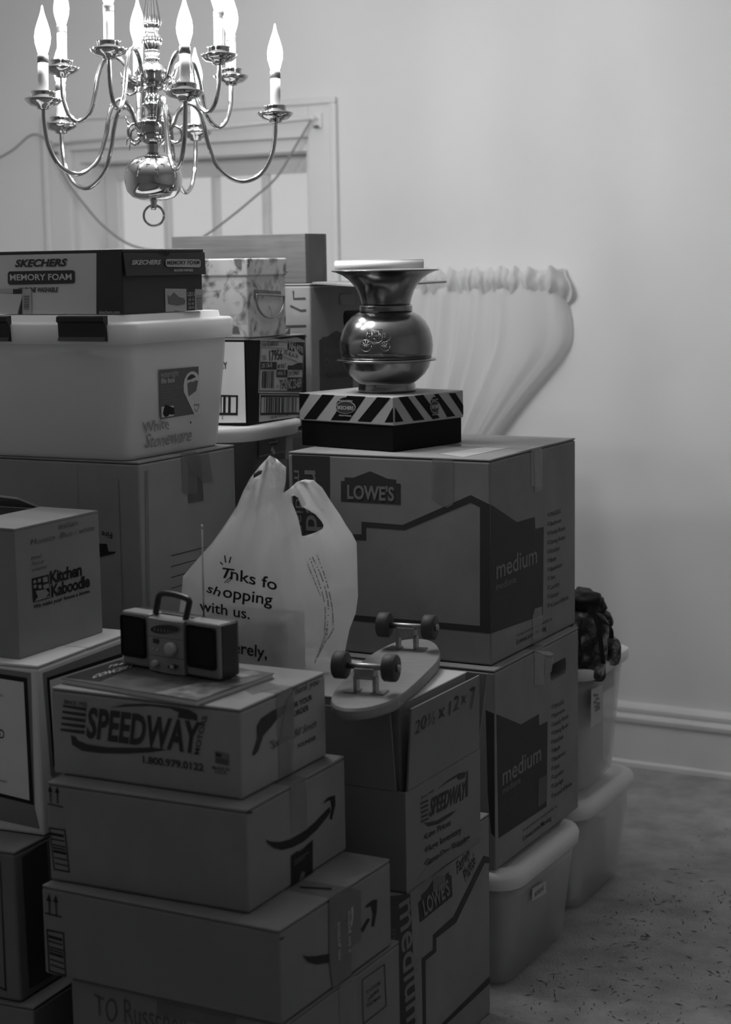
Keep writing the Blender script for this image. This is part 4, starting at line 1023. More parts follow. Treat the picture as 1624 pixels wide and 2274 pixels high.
# the middle section swells forward a little
pr = [(-RWd + sw * .92, 0.002)] + [(-RWd + sw * .92 + (RWd - sw * 1.92) * k / 8, -.002 - .004 * math.sin(math.pi * k / 8)) for k in range(9)] + [(-sw, .002), (-sw, .034), (-RWd + sw * .92, .034)]
loft('centre_case', [(pr, .0008), (pr, hR - .004)], SILVERPL, r)
for x0_, x1_ in ((-sw + .006, -.006), (-RWd + .002, -RWd + sw * .92 - .010)):
    bm_ = rbox('speaker_grille', x0_, x1_, .0008, .0045, .016, hR - .006, mat('speaker_cloth', .006, .9), r, .006, 3)
f = Face(r, (0, -.0056, 0), (0, -1, 0))
f.poly([cN(*p) for p in oval(687, 582, 175, 55, 30)], BLACKPL, 2, 'tuning_window')
f.polys([C(cN, (560 + 40 * i, 560 + 7 * i), (575 + 40 * i, 562 + 7 * i), (575 + 40 * i, 600 + 7 * i), (560 + 40 * i, 598 + 7 * i)) for i in range(7)], GREYP, 3, 'tuning_mark')
f.poly(C(cN, (545, 690), (615, 702), (615, 758), (545, 742)), BLACKPL, 2, 'badge')
f.stroke(C(cN, (480, 660), (930, 720)), .0005, mat('groove', .08, .6), 2, 'panel_seam'); f.stroke(C(cN, (480, 880), (930, 950)), .0005, mat('groove', .08, .6), 2, 'panel_seam')
def knob(c, rad, dep, nm='knob'):
    p = f.at(cN(*c)); V, Fc = [], []; n = 26
    for rr, d in ((rad, 0), (rad, dep * .8), (rad * .85, dep), (rad * .3, dep * 1.02)):
        for k in range(n): a = 2 * math.pi * k / n; V.append(p + Vector((rr * math.cos(a), -d, rr * math.sin(a))))
    for i in range(3):
        for k in range(n): Fc.append([i * n + k, i * n + (k + 1) % n, (i + 1) * n + (k + 1) % n, (i + 1) * n + k])
    Fc.append([3 * n + k for k in range(n)]); fixn(mobj(nm, V, Fc, mat('pale_knob', .42, .4), r, True))
knob((770, 815), .0108, .009); knob((580, 990), .0058, .007); knob((545, 812), .0016, .002, 'button'); knob((602, 828), .0016, .002, 'button')
f.poly([cN(*p) for p in oval(785, 1030, 65, 28)], BLACKPL, 2, 'switch_slot'); pz = f.at(cN(780, 1030)); rbox('switch', pz.x - .004, pz.x + .004, pz.y - .004, pz.y - .0012, pz.z - .003, pz.z + .003, mat('pale_knob', .42, .4), r, .001)
hp = [Face(r, (0, .02, 0), (0, -1, 0)).at(cN(*p)) for p in ((570, 410), (598, 250), (612, 190), (660, 150), (800, 165), (930, 205), (975, 240), (970, 300), (930, 478))]
tube('handle', spline(hp, 5), .0052, BLACKPL, r, 10)
ap = [Face(r, (0, .046, 0), (0, -1, 0)).at(q) for q in ((453, 1373), (449, 1172))]
tube('aerial', [ap[0], ap[0].lerp(ap[1], .5), ap[1]], [.0016, .0013, .0011], mat('aerial_chrome', .5, .25, 1.0), r, 8)
lathe('aerial_tip', [(.001, -.002), (.0022, 0), (.0022, .003), (.001, .005)], mat('aerial_chrome', .5, .25, 1.0), r, 10, None, tuple(ap[1]))

# ================================================================ left-hand stack
OB = carton('cardboard_box', 'dim carton at the floor in the bottom left corner', tuple(on_z(74, 2238, .262))[:2], .0006, 24, .36, .30, .2610, CARD3)
NB = Box('bordered_carton', 'dark carton with a thin printed border, beneath the white framed carton', 'box', (-.581, 2.776), .2625, 25, .33, .30, .2585); r = NB.root
NBM = mat('dull_carton', .17, .8, var=.12, vscale=7)
rbox('body', -.30, 0, 0, .33, .0006, .2535, NBM, r, .005)
rbox('flap', -.30, -.0005, .0005, .163, .254, .2585, CARD, r, .001, 1); rbox('flap', -.30, -.0005, .165, .3295, .254, .2585, CARD, r, .001, 1)
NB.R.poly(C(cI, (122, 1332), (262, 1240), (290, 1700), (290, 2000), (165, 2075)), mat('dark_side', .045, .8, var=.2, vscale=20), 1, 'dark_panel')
NB.L.polys([C(cI, (0, 1350), (4, 1352), (38, 2080), (30, 2082)), C(cI, (0, 2062), (40, 2080), (38, 2088), (0, 2070))], INK, 2, 'border_line')
MB_ = Box('framed_carton', 'white carton with a heavy black printed frame, left of the toy radio stack', 'box', (-.545, 2.850), .5215, 24.0, .30, .31, .2920); r = MB_.root
WCARD = mat('white_carton', .74, .7, var=.05, vscale=8)
rbox('body', -.31, 0, 0, .30, .0006, .287, WCARD, r, .005)
rbox('flap', -.309, -.0005, .0005, .148, .2875, .292, WCARD, r, .001, 1); rbox('flap', -.309, -.0005, .151, .2995, .2875, .292, WCARD, r, .001, 1)
f = MB_.L; GB = mat('grey_border', .22, .7)
f.poly(C(cX, (-1420, -200), (372, 78), (420, 1700), (482, 1955), (-1420, 1545)), GB, 1, 'grey_field')
f.poly(C(cX, (-1330, -119), (328, 138), (410, 1665), (-1330, 1247)), INK, 2, 'black_frame')
f.poly(C(cX, (-1285, -58), (290, 188), (362, 1608), (-1285, 1205)), WCARD, 3, 'white_field')
f.txt('D', cX(2, 858), cX(62, 866), cX(-2, 752), PENCIL, 4, .01, 0, 1.15)
f.txt('ED', cX(-2, 356), cX(45, 362), cX(-2, 332), GREYP, 4, .0); f.txt('RREY', cX(2, 1382), cX(100, 1402), cX(2, 1352), GREYP, 4, .0)
f = MB_.R
f.poly(C(cI, (240, 292), (690, 122), (690, 700), (300, 880), (288, 870)), GB, 1, 'grey_field')
f.poly(C(cI, (262, 318), (690, 178), (690, 640), (300, 820)), INK, 2, 'black_frame')
f.poly(C(cI, (276, 332), (690, 200), (690, 600), (305, 780)), WCARD, 3, 'white_field')

KK = Box('kitchenware_carton', 'carton with a square kitchenware logo and pencilled notes, on the white framed carton', 'box', (-.583, 2.900), .8140, 27, .237, .27, .2165); r = KK.root
boxes('body', [(-.27, 0, 0, .004, .0006, .2165), (-.27, 0, .233, .237, .0006, .2165), (-.004, 0, .004, .233, .0006, .2165), (-.27, -.266, .004, .233, .0006, .2165), (-.266, -.004, .004, .233, .0006, .006)], CARD2, r)
prism('flap', [Vector(p) for p in ((0, .001, .2172), (0, .236, .2172), (-.125, .236, .2182), (-.125, .001, .2182))], Vector((0, 0, 0)), Vector((0, 0, .0035)), CARD2, r)
prism('flap', [Vector(p) for p in ((-.10, .001, .219), (-.27, .001, .2175), (-.27, .095, .222), (-.15, .095, .223))], Vector((0, 0, .002)), Vector((0, 0, .0055)), CARD2, r)
prism('flap', [Vector(p) for p in ((-.128, .237, .218), (-.27, .237, .218), (-.27, .19, .247), (-.14, .19, .240))], Vector((0, 0, 0)), Vector((0, .002, .0035)), CARD2, r)
f = KK.R
f.hz('Kitchen', cD(322, 975), cD(528, 0)[0], 27, INK, 2, .03, 0, .9); f.hz('Kaboodle', cD(330, 1060), cD(580, 0)[0], 26, INK, 2, .03, 0, .9)
f.hz('We make your house a home.', cD(218, 1136), cD(582, 0)[0], 8.5, INK, 2, .02, .25)
f.poly(C(cD, (202, 942), (312, 914), (320, 1066), (212, 1097)), INK, 2, 'logo_square')
f.polys([C(cD, (210, 956), (228, 950), (228, 968), (212, 974)), C(cD, (240, 945), (258, 940), (260, 960), (240, 968)), C(cD, (270, 936), (300, 928), (304, 960), (275, 968)), C(cD, (212, 985), (230, 980), (230, 1000), (214, 1005)), C(cD, (242, 985), (262, 980), (264, 1005), (244, 1005)),
         C(cD, (225, 1022), (290, 1010), (312, 1035), (290, 1062), (250, 1078), (300, 1058), (312, 1050), (316, 1060), (216, 1090), (240, 1060)), C(cD, (272, 985), (308, 972), (312, 1000), (280, 1010))], CARD2, 3, 'logo_detail')
f.hz('Italian', cD(375, 625), cD(498, 0)[0], 11, FAINT, 2, -.004, .25, name='handwritten_lettering', jit=.1)
f.hz('Monaco  Blue / white', cD(195, 728), cD(612, 0)[0], 12, FAINT, 2, -.004, .25, name='handwritten_lettering', jit=.1)
for i, st in enumerate(('bowl', 'Saucer', 'creamer')): f.hz(st, cD(198 + 4 * i, 822 + 38 * i), cD(268 + 20 * i, 0)[0], 9, FAINT, 2, -.004, .25, name='handwritten_lettering', jit=.1)

BC = carton('cardboard_box', 'big plain carton behind the bag, under the clear file box', (-.419, 3.250), .5500, 28, .335, .50, .5545, CARD2, 'x', CARD2)
f = BC.R
f.poly(C(cD, (1205, 150), (1290, 148), (1310, 440), (1212, 455)), TAPE_D, 2, 'tape')
f.poly(C(cD, (1180, 160), (1340, 130), (1370, 320), (1300, 330), (1290, 300), (1230, 250)), TAPE, 3, 'tape')
f.polys([C(cD, (1100, 793 + 70 * i), (1320, 738 + 66 * i), (1320, 742 + 66 * i), (1100, 798 + 70 * i)) for i in range(4)], INK, 2, 'printed_line')
f.poly(C(cD, (930, 250), (952, 248), (968, 1200), (940, 1210)), TAPE, 2, 'crease_tape')
f = BC.L
f.txt('Fire', cD(724, 648), cD(657, 636), cD(724, 684), INK, 2, .01)
f.poly(C(cD, (600, 715), (690, 718), (700, 768), (748, 768), (740, 780), (650, 800), (590, 800)), INK, 2, 'shipping_mark')
f.polys([C(cD, (498, 200), (500, 200), (508, 470), (506, 470)), C(cD, (762, 300), (766, 300), (800, 1290), (796, 1290))], GREYP, 2, 'crease')

# clear file box with snap lid
FBz = 1.1052
FB = Box('file_box', 'milky plastic file box with black latches, under the grey shoebox', 'file box', (-.437, 3.258), FBz, 27.7, .319, .45, .270); r = FB.root
def R3(k, rad): return rrect(-.45 - k, k, -k, .319 + k, rad, 6)
loft('tub', [(R3(-.004, .018), .0006), (R3(0, .02), .006), (R3(.016, .026), .185), (R3(.019, .03), .226), (R3(.016, .03), .226), (R3(.013, .026), .185), (R3(-.003, .018), .008)], PLASTIC, r, True)
loft('lid', [(R3(.020, .03), .216), (R3(.030, .034), .218), (R3(.032, .034), .252), (R3(.026, .03), .257), (R3(.012, .03), .258), (R3(.010, .03), .2695), (R3(.004, .03), .2700), (R3(-.02, .02), .2695)], LIDPLASTIC, r, True)
f = Face(r, (0, -.0325, 0), (0, -1, 0))
for x0_, x1_ in ((132, 238), (-85, 24)):
    a, b = f.at((x0_, 706)), f.at((x1_, 756)); V = []
    pr = [(-.003, a.z + .004), (-.010, a.z + .002), (-.011, a.z - .006), (-.006, a.z - .010), (-.005, b.z + .006), (-.009, b.z), (-.003, b.z - .002), (.004, b.z - .002), (.004, a.z + .004)]
    n = len(pr); V = [(a.x, -.0325 + p, z) for p, z in pr] + [(b.x, -.0325 + p, z) for p, z in pr]
    fixn(mobj('latch', V, [[k, (k + 1) % n, n + (k + 1) % n, n + k] for k in range(n)] + [list(range(n)), list(range(n, 2 * n))[::-1]], BLACKPL, r))
# corner ribs moulded under the rim
for k_ in (0, 1):
    pass
rbox('paper_stack', -.42, -.02, .02, .30, .009, .115, mat('packed_paper', .85, .8, var=.05, vscale=10), r, .006)
CLO = mat('folded_cloth', .62, .9, var=.1, vscale=20)
blob('folded_cloth', (-.20, .08, .150), (.15, .07, .042), CLO, r, .35, 11, .8, 9)
rbox('paper_divider', -.30, -.292, .03, .29, .116, .19, mat('divider', .35, .8), r, .002)
f = Face(r, (0.0012, 0, 0), (1, 0, -.086)); f.n.normalize(); f.up = (Vector((0, 0, 1)) - f.n * f.n.z).normalized(); f.rt = f.up.cross(f.n)
LG = mat('label_mid_grey', .115, .5)
f.poly(C(cV, (125, 232), (1080, 150), (1100, 1270), (158, 1420)), LG, 3, 'paper_label')
f.poly([cV(*p) for p in [(980, 1310), (720, 760), (712, 600), (740, 450), (800, 330), (880, 270), (960, 262), (1040, 310), (1092, 400), (1105, 700), (1105, 1285)]], WHITE, 4, 'label_field')
f.poly(C(cV, (795, 470), (820, 400), (880, 340), (950, 340), (1005, 395), (985, 410), (870, 462)), DARKCARD, 5, 'umbrella_print')
f.poly(C(cV, (800, 560), (890, 505), (905, 530), (1015, 475), (1060, 500), (1015, 730), (835, 865)), GREYP, 5, 'folder_print')
f.hz('watertight', cV(165, 412), cV(590, 0)[0], 13, OFFWHITE, 4, .0); f.hz('file box', cV(172, 560), cV(500, 0)[0], 11.5, WHITE, 4, .01)
for i, (x1_, st) in enumerate(((545, 'with airtight seal'), (690, 'Protects valuable documents from'), (425, 'air and moisture'))): f.hz(st, cV(178, 650 + 72 * i), cV(x1_, 0)[0], 3.6, mat('label_text', .22, .6), 4)
for i, (x1_, st) in enumerate(((550, 'For use at home and office'), (525, 'For letter and legal size'), (730, 'Hanging folders included 10 in x 12 in x 8'), (300, 'hanging'))): f.hz(st, cV(180, 880 + 60 * i), cV(x1_, 0)[0], 3.0, mat('label_text', .22, .6), 4)
f.poly(C(cV, (180, 1118), (475, 1085), (482, 1335), (185, 1378)), WHITE, 4, 'label_patch')
f.poly(C(cV, (280, 1060), (490, 1150), (480, 1225), (500, 1275), (440, 1310), (380, 1290), (330, 1345), (265, 1360), (215, 1290), (240, 1150)), INK, 5, 'ink_blot')
f.polys([C(cV, (955, 1100), (970, 1045), (1010, 1050), (1020, 1075), (1040, 1045), (1080, 1050), (1085, 1110), (1022, 1255), (960, 1160), (975, 1160), (1022, 1230), (1072, 1110), (1065, 1065), (1045, 1062), (1022, 1105), (1000, 1065), (978, 1062), (968, 1110))], GREYP, 5, 'heart_mark')
HW = mat('faded_marker', .20, .8)
f.txt('White', cB(922, 1340), cB(1085, 1310), cB(915, 1270), HW, 4, -.004, .1, name='handwritten_lettering', jit=.12); f.txt('Stoneware', cB(925, 1440), cB(1225, 1390), cB(940, 1350), HW, 4, -.004, .1, name='handwritten_lettering', jit=.12)
f.poly(C(cV, (870, 1470), (895, 1465), (900, 1510), (880, 1535)), INK, 4, 'ink_spot')

# grey shoebox on the file box
SK = Box('shoebox', 'grey and black memory-foam shoebox on top of the file box', 'shoebox', (-.436, 3.252), FBz + .2707, 31, .252, .34, .1190); r = SK.root
SKG = mat('grey_shoebox', .62, .6, var=.03, vscale=10)
rbox('box_base', -.336, -.003, .003, .249, .0006, .110, DARKCARD, r, .002)
rbox('lid_top', -.34, 0, .0, .252, .112, .1190, DARKCARD, r, .002)
f = SK.L; f.o = Vector((0, .0028, 0))
rbox('long_side', -.339, -.0031, .0004, .0027, .0008, .1125, SKG, r, .0005, 1); f.o = Vector((0, .0003, 0))
f.poly(C(cB, (622, 157), (797, 156), (800, 583), (622, 585)), DARKCARD, 1, 'dark_band')
f.hz('SKECHERS', cB(98, 268), cB(438, 0)[0], 15, DARKCARD, 2, .04, .3); f.hz('MEMORY FOAM', cB(68, 356), cB(466, 0)[0], 13, SKG, 3, .02)
f.poly([cB(*p) for p in [(52, 310), (62, 298), (470, 290), (484, 300), (484, 365), (474, 375), (64, 384), (52, 372)]], DARKCARD, 2, 'badge')
f.hz('MACHINE WASHABLE', cB(120, 432), cB(378, 0)[0], 10, DARKCARD, 2, .03, .25); f.hz('skechers.com', cB(642, 570), cB(775, 0)[0], 7, OFFWHITE, 3, .02)
f.poly(C(cB, (-60, 415), (205, 408), (208, 575), (-60, 580)), OFFWHITE, 3, 'size_label'); f.poly(C(cB, (88, 412), (147, 410), (147, 440), (88, 442)), DARKCARD, 4, 'size_mark'); f.poly(C(cB, (148, 470), (148, 578), (122, 578)), DARKCARD, 4, 'size_mark')
f.bars(cB(158, 455), cB(192, 454), cB(158, 545), cB(192, 545), 16, GREYP, 4, 3, 'y'); f.poly(C(cB, (-60, 440), (150, 445), (120, 600), (-60, 605)), WHITE, 5, 'paper_slip')
prism('end_flap', [Vector(p) for p in ((.0045, .004, .070), (.0045, .250, .070), (.0012, .252, .1122), (.0012, .002, .1122))], Vector((-.0016, 0, 0)), Vector((0.0012, 0, 0)), DARKCARD, r)
f = Face(r, (.0058, 0, 0), (1, 0, 0)); f.lim = SK.R.lim
f.hz('SKECHERS', cB(845, 254), cB(1036, 0)[0], 9.5, OFFWHITE, 2, .04, .3)
f.poly([cB(*p) for p in [(1064, 228), (1074, 218), (1280, 220), (1290, 230), (1290, 264), (1280, 272), (1076, 268), (1066, 258)]], OFFWHITE, 2, 'badge')
f.hz('MEMORY FOAM', cB(1074, 254), cB(1282, 0)[0], 8.5, DARKCARD, 3, .02); f.hz('MACHINE WASHABLE', cB(1120, 299), cB(1242, 0)[0], 5.5, OFFWHITE, 2, .03)
f.poly([cB(*p) for p in [(1040, 166), (1090, 170), (1085, 192), (1066, 203), (1048, 190)]], INK, 3, 'thumb_notch')
f = Face(r, (-.0028, 0, 0), (1, 0, 0)); f.lim = SK.R.lim
f.poly(C(cB, (1062, 408), (1304, 412), (1306, 568), (1066, 577)), OFFWHITE, 1, 'size_label'); f.poly(C(cB, (1200, 410), (1254, 411), (1255, 570), (1202, 572)), DARKCARD, 2, 'size_column')
f.poly([cB(*p) for p in [(1078, 445), (1090, 462), (1118, 432), (1150, 462), (1185, 472), (1192, 490), (1188, 510), (1140, 518), (1082, 508)]], GREYP, 2, 'shoe_picture')
f.hz('US11', cB(1204, 458), cB(1250, 0)[0], 9, OFFWHITE, 3, .02)
for i, st in enumerate(('UK 10', 'EU 45', 'CM 29', 'BRA 43')): f.hz(st, cB(1210, 488 + 26 * i), cB(1246, 0)[0], 5.5, OFFWHITE, 3, .01)
f.hz('Gray', cB(1122, 564), cB(1150, 0)[0], 5.5, DARKCARD, 2, .01); f.bars(cB(1262, 450), cB(1298, 451), cB(1262, 540), cB(1298, 540), 16, GREYP, 2, 4, 'y')

# ================================================================ back stack
TUB = Box('plastic_tub', 'round-cornered tub with a pale lid, under the torn liquor carton', 'tub', (-.262, 3.690), .7932, 28, .30, .34, .3300); r = TUB.root
TUBM = mat('tub_plastic', .14, .35, var=.15, vscale=12, spec=.5)
R4 = lambda k, rad: rrect(-.34 + k, -k, k, .30 - k, rad, 7)
loft('tub', [(R4(.035, .07), .0006), (R4(.012, .08), .29), (R4(.006, .085), .30), (R4(.006, .085), .305)], TUBM, r, True)
loft('lid', [(R4(.004, .085), .297), (R4(-.004, .09), .300), (R4(-.005, .09), .312), (R4(-.009, .09), .314), (R4(-.009, .09), .327), (R4(0, .085), .3300), (R4(.03, .06), .3290)], LIDPLASTIC, r, True)
f = Face(r, (-.010, 0, 0), (1, 0, 0))
f.poly(C(cU, (680, 1700), (1100, 1690), (1100, 2050), (680, 2080)), mat('tub_label', .05, .5), 2, 'paper_label'); f.poly(C(cU, (1118, 1700), (1222, 1690), (1215, 2030), (1108, 2060)), OFFWHITE, 2, 'paper_label')
f.poly([cU(*p) for p in oval(905, 1790, 88, 40)], INK, 3, 'badge'); f.hz('Rubbermaid', cU(830, 1808), cU(980, 0)[0], 5, OFFWHITE, 4, .02); f.poly(C(cU, (892, 1850), (948, 1940), (925, 1990), (865, 1915)), OFFWHITE, 3, 'paper_scrap')
f.hz('Large-capacity trash cans and food storage', cU(685, 2020), cU(1095, 0)[0], 4.5, OFFWHITE, 3, .0)

WH = Box('liquor_carton', 'torn white and black liquor carton with state-code labels, on the plastic tub', 'box', (-.250, 3.750), 1.1240, 28, .262, .26, .1840); r = WH.root
rbox('body', -.26, 0, 0, .262, .0006, .1800, BLACKCARD, r, .004)
rbox('flap', -.26, -.0005, .0005, .130, .1805, .1840, CARD, r, .001, 1); rbox('flap', -.26, -.0005, .132, .261, .1805, .1840, CARD, r, .001, 1)
f = WH.L
f.poly(C(cU, (-600, 170), (518, 178), (480, 1470), (-600, 1480)), WCARD, 1, 'white_side')
f.hz('WHISKEY', cU(-175, 598), cU(182, 0)[0], 14, INK, 2, .03)
f.polys([C(cU, (-500, 1010), (355, 1030), (352, 1058), (-500, 1042)), C(cU, (-500, 1305), (350, 1312), (350, 1352), (-500, 1345)), C(cU, (325, 1030), (355, 1030), (350, 1352), (320, 1350))], INK, 2, 'barcode_frame')
f.bars(cU(-480, 1045), cU(250, 1055), cU(-480, 1303), cU(245, 1310), 22, INK, 2, 8); f.hz('2', cU(88, 1408), cU(120, 0)[0], 7, INK, 2)
f = WH.R
f.poly(C(cU, (708, 145), (1418, 168), (1375, 1000), (672, 995)), OFFWHITE, 1, 'state_label')
f.polys([C(cU, (716, 158), (1408, 180), (1406, 190), (716, 168)), C(cU, (716, 158), (722, 158), (690, 985), (682, 985)), C(cU, (1402, 180), (1410, 180), (1372, 990), (1362, 990)), C(cU, (684, 955), (1370, 958), (1370, 975), (684, 968)), C(cU, (724, 268), (1080, 278), (1080, 284), (724, 274))], INK, 2, 'label_line')
f.polys([C(cU, (712, 492), (965, 498), (962, 620), (706, 615)), C(cU, (968, 620), (1140, 622), (1135, 742), (962, 740)), C(cU, (1142, 550), (1210, 552), (1320, 508), (1378, 510), (1376, 622), (1142, 622)), C(cU, (1138, 742), (1374, 742), (1368, 950), (1130, 952)), C(cU, (1145, 160), (1255, 180), (1250, 330), (1142, 300)), C(cU, (1262, 180), (1398, 185), (1385, 390), (1345, 375), (1262, 240))], INK, 3, 'label_block')
f.hz('EVAN WILLIAMS BLACK', cU(735, 255), cU(995, 0)[0], 9, INK, 3, .01); f.hz('151', cU(738, 470), cU(795, 0)[0], 11, INK, 3, .01); f.hz('17956', cU(848, 475), cU(1058, 0)[0], 22, INK, 3, .02)
f.hz('OR 136-B', cU(716, 596), cU(885, 0)[0], 10, OFFWHITE, 4, .01); f.hz('MI 868-7', cU(978, 605), cU(1112, 0)[0], 10, INK, 4, .01); f.hz('WVA 15', cU(975, 720), cU(1100, 0)[0], 10, OFFWHITE, 4, .01); f.hz('OH 2948-B', cU(1146, 722), cU(1325, 0)[0], 10, INK, 4, .01)
f.hz('7543', cU(1012, 935), cU(1118, 0)[0], 20, INK, 4, .01); f.hz('NC 23-669', cU(1140, 930), cU(1358, 0)[0], 20, OFFWHITE, 4, .01); f.hz('R', cU(965, 905), cU(985, 0)[0], 5, INK, 4)
f.bars(cU(735, 642), cU(935, 642), cU(725, 915), cU(928, 918), 16, INK, 3, 12)
f.poly(C(cU, (1100, 290), (1300, 360), (1305, 490), (1060, 400)), OFFWHITE, 5, 'torn_strip'); f.txt('75 ALA-74', cU(1072, 372), cU(1285, 450), cU(1088, 300), INK, 6, .01); f.txt('NH', cU(1150, 290), cU(1245, 320), cU(1160, 180), OFFWHITE, 6, .02); f.txt('4478', cU(1270, 300), cU(1368, 355), cU(1275, 205), OFFWHITE, 6, .01)
f.poly(C(cU, (692, 1010), (1340, 1018), (1330, 1455), (685, 1460)), OFFWHITE, 1, 'barcode_label')
f.polys([C(cU, (712, 1025), (1335, 1030), (1330, 1062), (708, 1060)), C(cU, (705, 1312), (1325, 1305), (1325, 1340), (702, 1352)), C(cU, (712, 1025), (722, 1025), (715, 1352), (702, 1352))], INK, 2, 'barcode_frame')
f.bars(cU(770, 1065), cU(1290, 1068), cU(765, 1310), cU(1285, 1305), 28, INK, 2, 21); f.hz('1 00 967 49 00148 2', cU(855, 1415), cU(1180, 0)[0], 6, INK, 2)
V = [f.at(cU(*p)) for p in [(470, 130), (830, 60), (1010, 130), (1260, 100), (1420, 165), (1100, 200), (900, 150), (560, 150)]]
mobj('crumpled_tape', [v + Vector((.003 + .006 * random.random(), 0, 0)) for v in V], [list(range(len(V)))], TAPE, r)

CHM = bpy.data.materials.new('floral_paper'); CHM.use_nodes = True
_n = CHM.node_tree.nodes; _l = CHM.node_tree.links; _b = _n['Principled BSDF']; _b.inputs['Roughness'].default_value = .6
_t = _n.new('ShaderNodeTexCoord'); _z = _n.new('ShaderNodeTexNoise'); _z.inputs['Scale'].default_value = 22; _z.inputs['Detail'].default_value = 6; _z.inputs['Distortion'].default_value = 1.2
_v = _n.new('ShaderNodeTexVoronoi'); _v.inputs['Scale'].default_value = 45
_r = _n.new('ShaderNodeValToRGB'); _r.color_ramp.elements[0].position = .44; _r.color_ramp.elements[0].color = (.15, .15, .15, 1); _r.color_ramp.elements[1].position = .62; _r.color_ramp.elements[1].color = (.55, .55, .55, 1)
_m = _n.new('ShaderNodeMath'); _m.operation = 'MULTIPLY_ADD'; _m.inputs[1].default_value = .22; _l.new(_v.outputs['Distance'], _m.inputs[0]); _l.new(_z.outputs['Fac'], _m.inputs[2])
_l.new(_t.outputs['Object'], _z.inputs['Vector']); _l.new(_t.outputs['Object'], _v.inputs['Vector']); _l.new(_m.outputs['Value'], _r.inputs['Fac']); _l.new(_r.outputs['Color'], _b.inputs['Base Color'])
CH = Box('keepsake_box', 'floral paper keepsake box with leather corners and a metal ring handle', 'box', (-.241, 3.758), 1.3086, 28, .166, .27, .1680); r = CH.root
rbox('box_base', -.267, -.003, .003, .163, .0006, .140, CHM, r, .003); rbox('lid', -.27, .0, .0, .166, .131, .1680, CHM, r, .003)
LEA = mat('worn_leather', .15, .6, var=.3, vscale=30)
f = CH.R
f.poly(C(cC, (375, 180), (420, 182), (415, 210), (395, 232), (375, 236)), LEA, 2, 'corner_leather'); f.poly(C(cC, (620, 198), (655, 206), (652, 262), (632, 240)), LEA, 2, 'corner_leather')
CH.L.poly(C(cC, (334, 178), (374, 180), (374, 236), (345, 215)), LEA, 2, 'corner_leather')
f2_ = Face(r, (-.003, 0, 0), (1, 0, 0))
f2_.poly(C(cC, (608, 572), (630, 535), (630, 580), (605, 580)), LEA, 2, 'corner_leather')
Face(r, (0, .003, 0), (0, -1, 0)).poly(C(cC, (325, 575), (328, 545), (352, 535), (368, 575)), LEA, 2, 'corner_leather')
f2_.poly(C(cC, (438, 342), (580, 350), (582, 378), (438, 368)), LEA, 3, 'handle_tab')
mth = [f2_.at(cC(*p)) + Vector((.006, 0, 0)) for p in [(442, 378), (452, 368), (578, 375), (586, 384), (582, 430), (560, 472), (522, 490), (480, 480), (450, 440), (442, 400), (442, 378)]]
tube('ring_handle', spline(mth, 4), .0024, STEEL, r, 8)
for p in ((362, 208), (645, 245), (612, 545)): 
    q = f.at(cC(*p)); tube('rivet', [q, q + Vector((.0025, 0, 0))], .002, STEEL, r, 8)

HDB = carton('moving_carton', 'small heavy-duty carton at the back with a dark hand hole, behind the spittoon', (-.118, 4.050), 1.0905, 28, .41, .25, .3280, CARD, 'x', CARD2, tape=False, hole=(-.12, .02, .155, .245, .225, .262))
r = HDB.root
prism('open_flap', [Vector(p) for p in ((.001, .01, .3275), (.001, .40, .3275), (.150, .41, .322), (.150, .0, .318))], Vector((0, 0, 0)), Vector((0, 0, .004)), CARD, r)
f = HDB.L
for q in ([(258, 370), (266, 515), (480, 508)], [(205, 640), (395, 728), (490, 720)], [(120, 1012), (205, 1010), (490, 1002)], [(205, 1230), (490, 1180)]): f.stroke([cY(*p) for p in q], .0022, NAVY, 2, 'marker_stroke')
f = HDB.R
f.poly(C(cY, (720, 1265), (770, 1235), (770, 1210), (870, 1195), (1035, 1085), (1210, 1190), (1330, 1200), (1330, 2270), (738, 2200)), NAVY, 1, 'logo_shape')
f.hz('Heavy', cY(812, 1520), cY(1160, 0)[0], 17, NAVYDIM, 2, .0); f.hz('Duty', cY(822, 1730), cY(1080, 0)[0], 17, NAVYDIM, 2, .0); f.hz('small', cY(830, 1960), cY(1260, 0)[0], 18, mat('faint_dark', .025, .8), 2, .02)
q = [f.at(cY(*p)) for p in ((1095, 620), (1095, 470), (1150, 430), (1290, 440), (1330, 480), (1320, 640))]
prism('hand_hole_tab', q, Vector((.001, 0, 0)), Vector((.006, 0, 0)), CARD2, r)

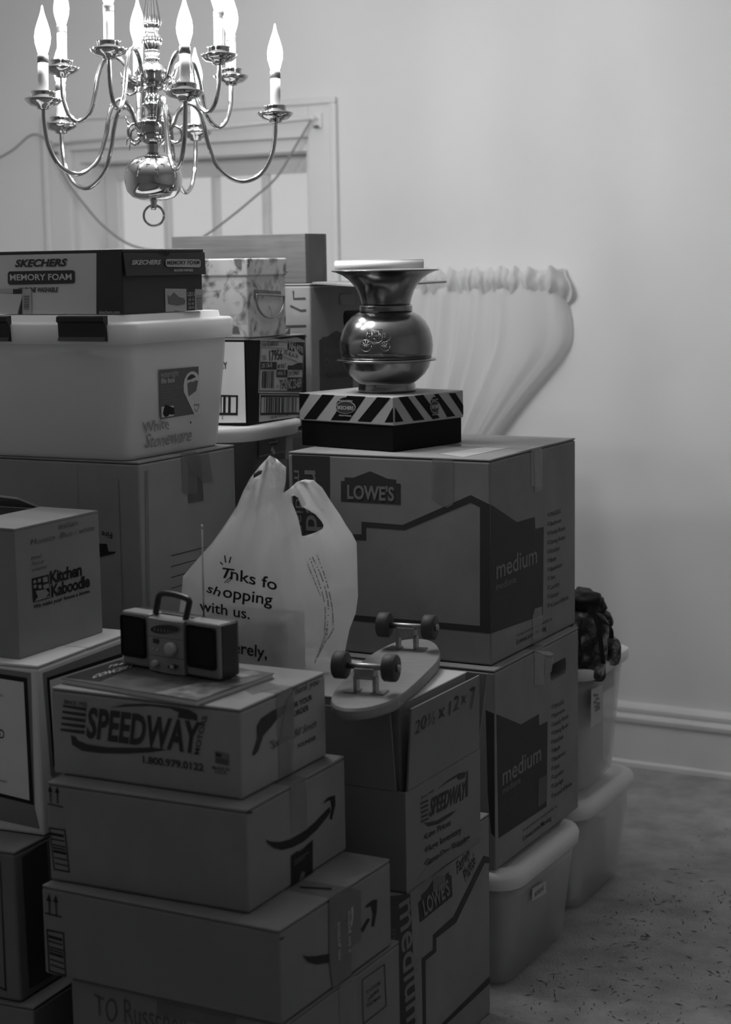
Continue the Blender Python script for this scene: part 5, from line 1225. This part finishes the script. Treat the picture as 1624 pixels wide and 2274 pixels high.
WOODM = mat('plain_wood', .10, .55, var=.28, vscale=5, stretch=(1.2, 3, 22), bump=.08, bscale=30)
WOODE = mat('end_grain', .085, .6, var=.25, vscale=12, stretch=(8, 1, 1))
WD = Box('wooden_box', 'long shallow wooden box on the heavy-duty carton by the window', 'wooden box', (-.127, 4.075), 1.4190, 28, .100, .366, .1130); r = WD.root
rbox('front_board', -.366, -.0005, .0, .012, .0006, .113, WOODM, r, .0015); rbox('back_board', -.366, -.0005, .088, .100, .0006, .113, WOODM, r, .0015)
rbox('end_board', -.012, .0, .0125, .0875, .0006, .113, WOODE, r, .0015); rbox('end_board', -.366, -.354, .0125, .0875, .0006, .113, WOODE, r, .0015)
rbox('bottom_board', -.3535, -.0125, .0125, .0875, .0006, .008, WOODM, r, .001); rbox('top_board', -.353, -.013, .013, .087, .104, .111, WOODM, r, .001)

# rolled sheet across the spittoon's mouth
rl = spc[2] + spz(603.2); ra0 = at_y(744, 597, 3.735); rb0 = at_y(941, 595, 3.715); ra0.z = rb0.z = rl + .0108
ROLLM = mat('rolled_paper', .74, .5, spec=.4)
ro = empty('paper_roll', (ra0.x, ra0.y, rl)); tag(ro, 'rolled white paper lying across the mouth of the spittoon', 'paper roll')
d_ = (rb0 - ra0).normalized(); sd = Vector((-d_.y, d_.x, 0)); L_ = (rb0 - ra0).length; V, Fc = [], []; n = 90
for j in range(2):
    for k in range(n + 1):
        a = 2 * math.pi * 3.2 * k / n; rr = .0030 + .0072 * k / n
        V.append(d_ * (L_ * j) + sd * (rr * math.cos(a)) + Vector((0, 0, .0106 + rr * math.sin(a))))
for k in range(n): Fc.append([k, k + 1, n + 1 + k + 1, n + 1 + k])
so = mobj('spiral_sheet', V, Fc, ROLLM, ro, True); md = so.modifiers.new('thick', 'SOLIDIFY'); md.thickness = .0006

# cartons that carry the tall stacks, hidden behind the front ones
carton('cardboard_box', 'plain carton on the floor beneath the big plain carton, hidden by front boxes', (-.425, 3.255), .0006, 28, .33, .50, .5485, CARD)
carton('cardboard_box', 'plain carton on the floor beneath the plastic tub, hidden by front boxes', (-.262, 3.692), .0006, 28, .31, .36, .7915, CARD)
carton('cardboard_box', 'tall plain carton on the floor beneath the small heavy-duty carton', (-.118, 4.052), .0006, 28, .40, .25, 1.0885, CARD)
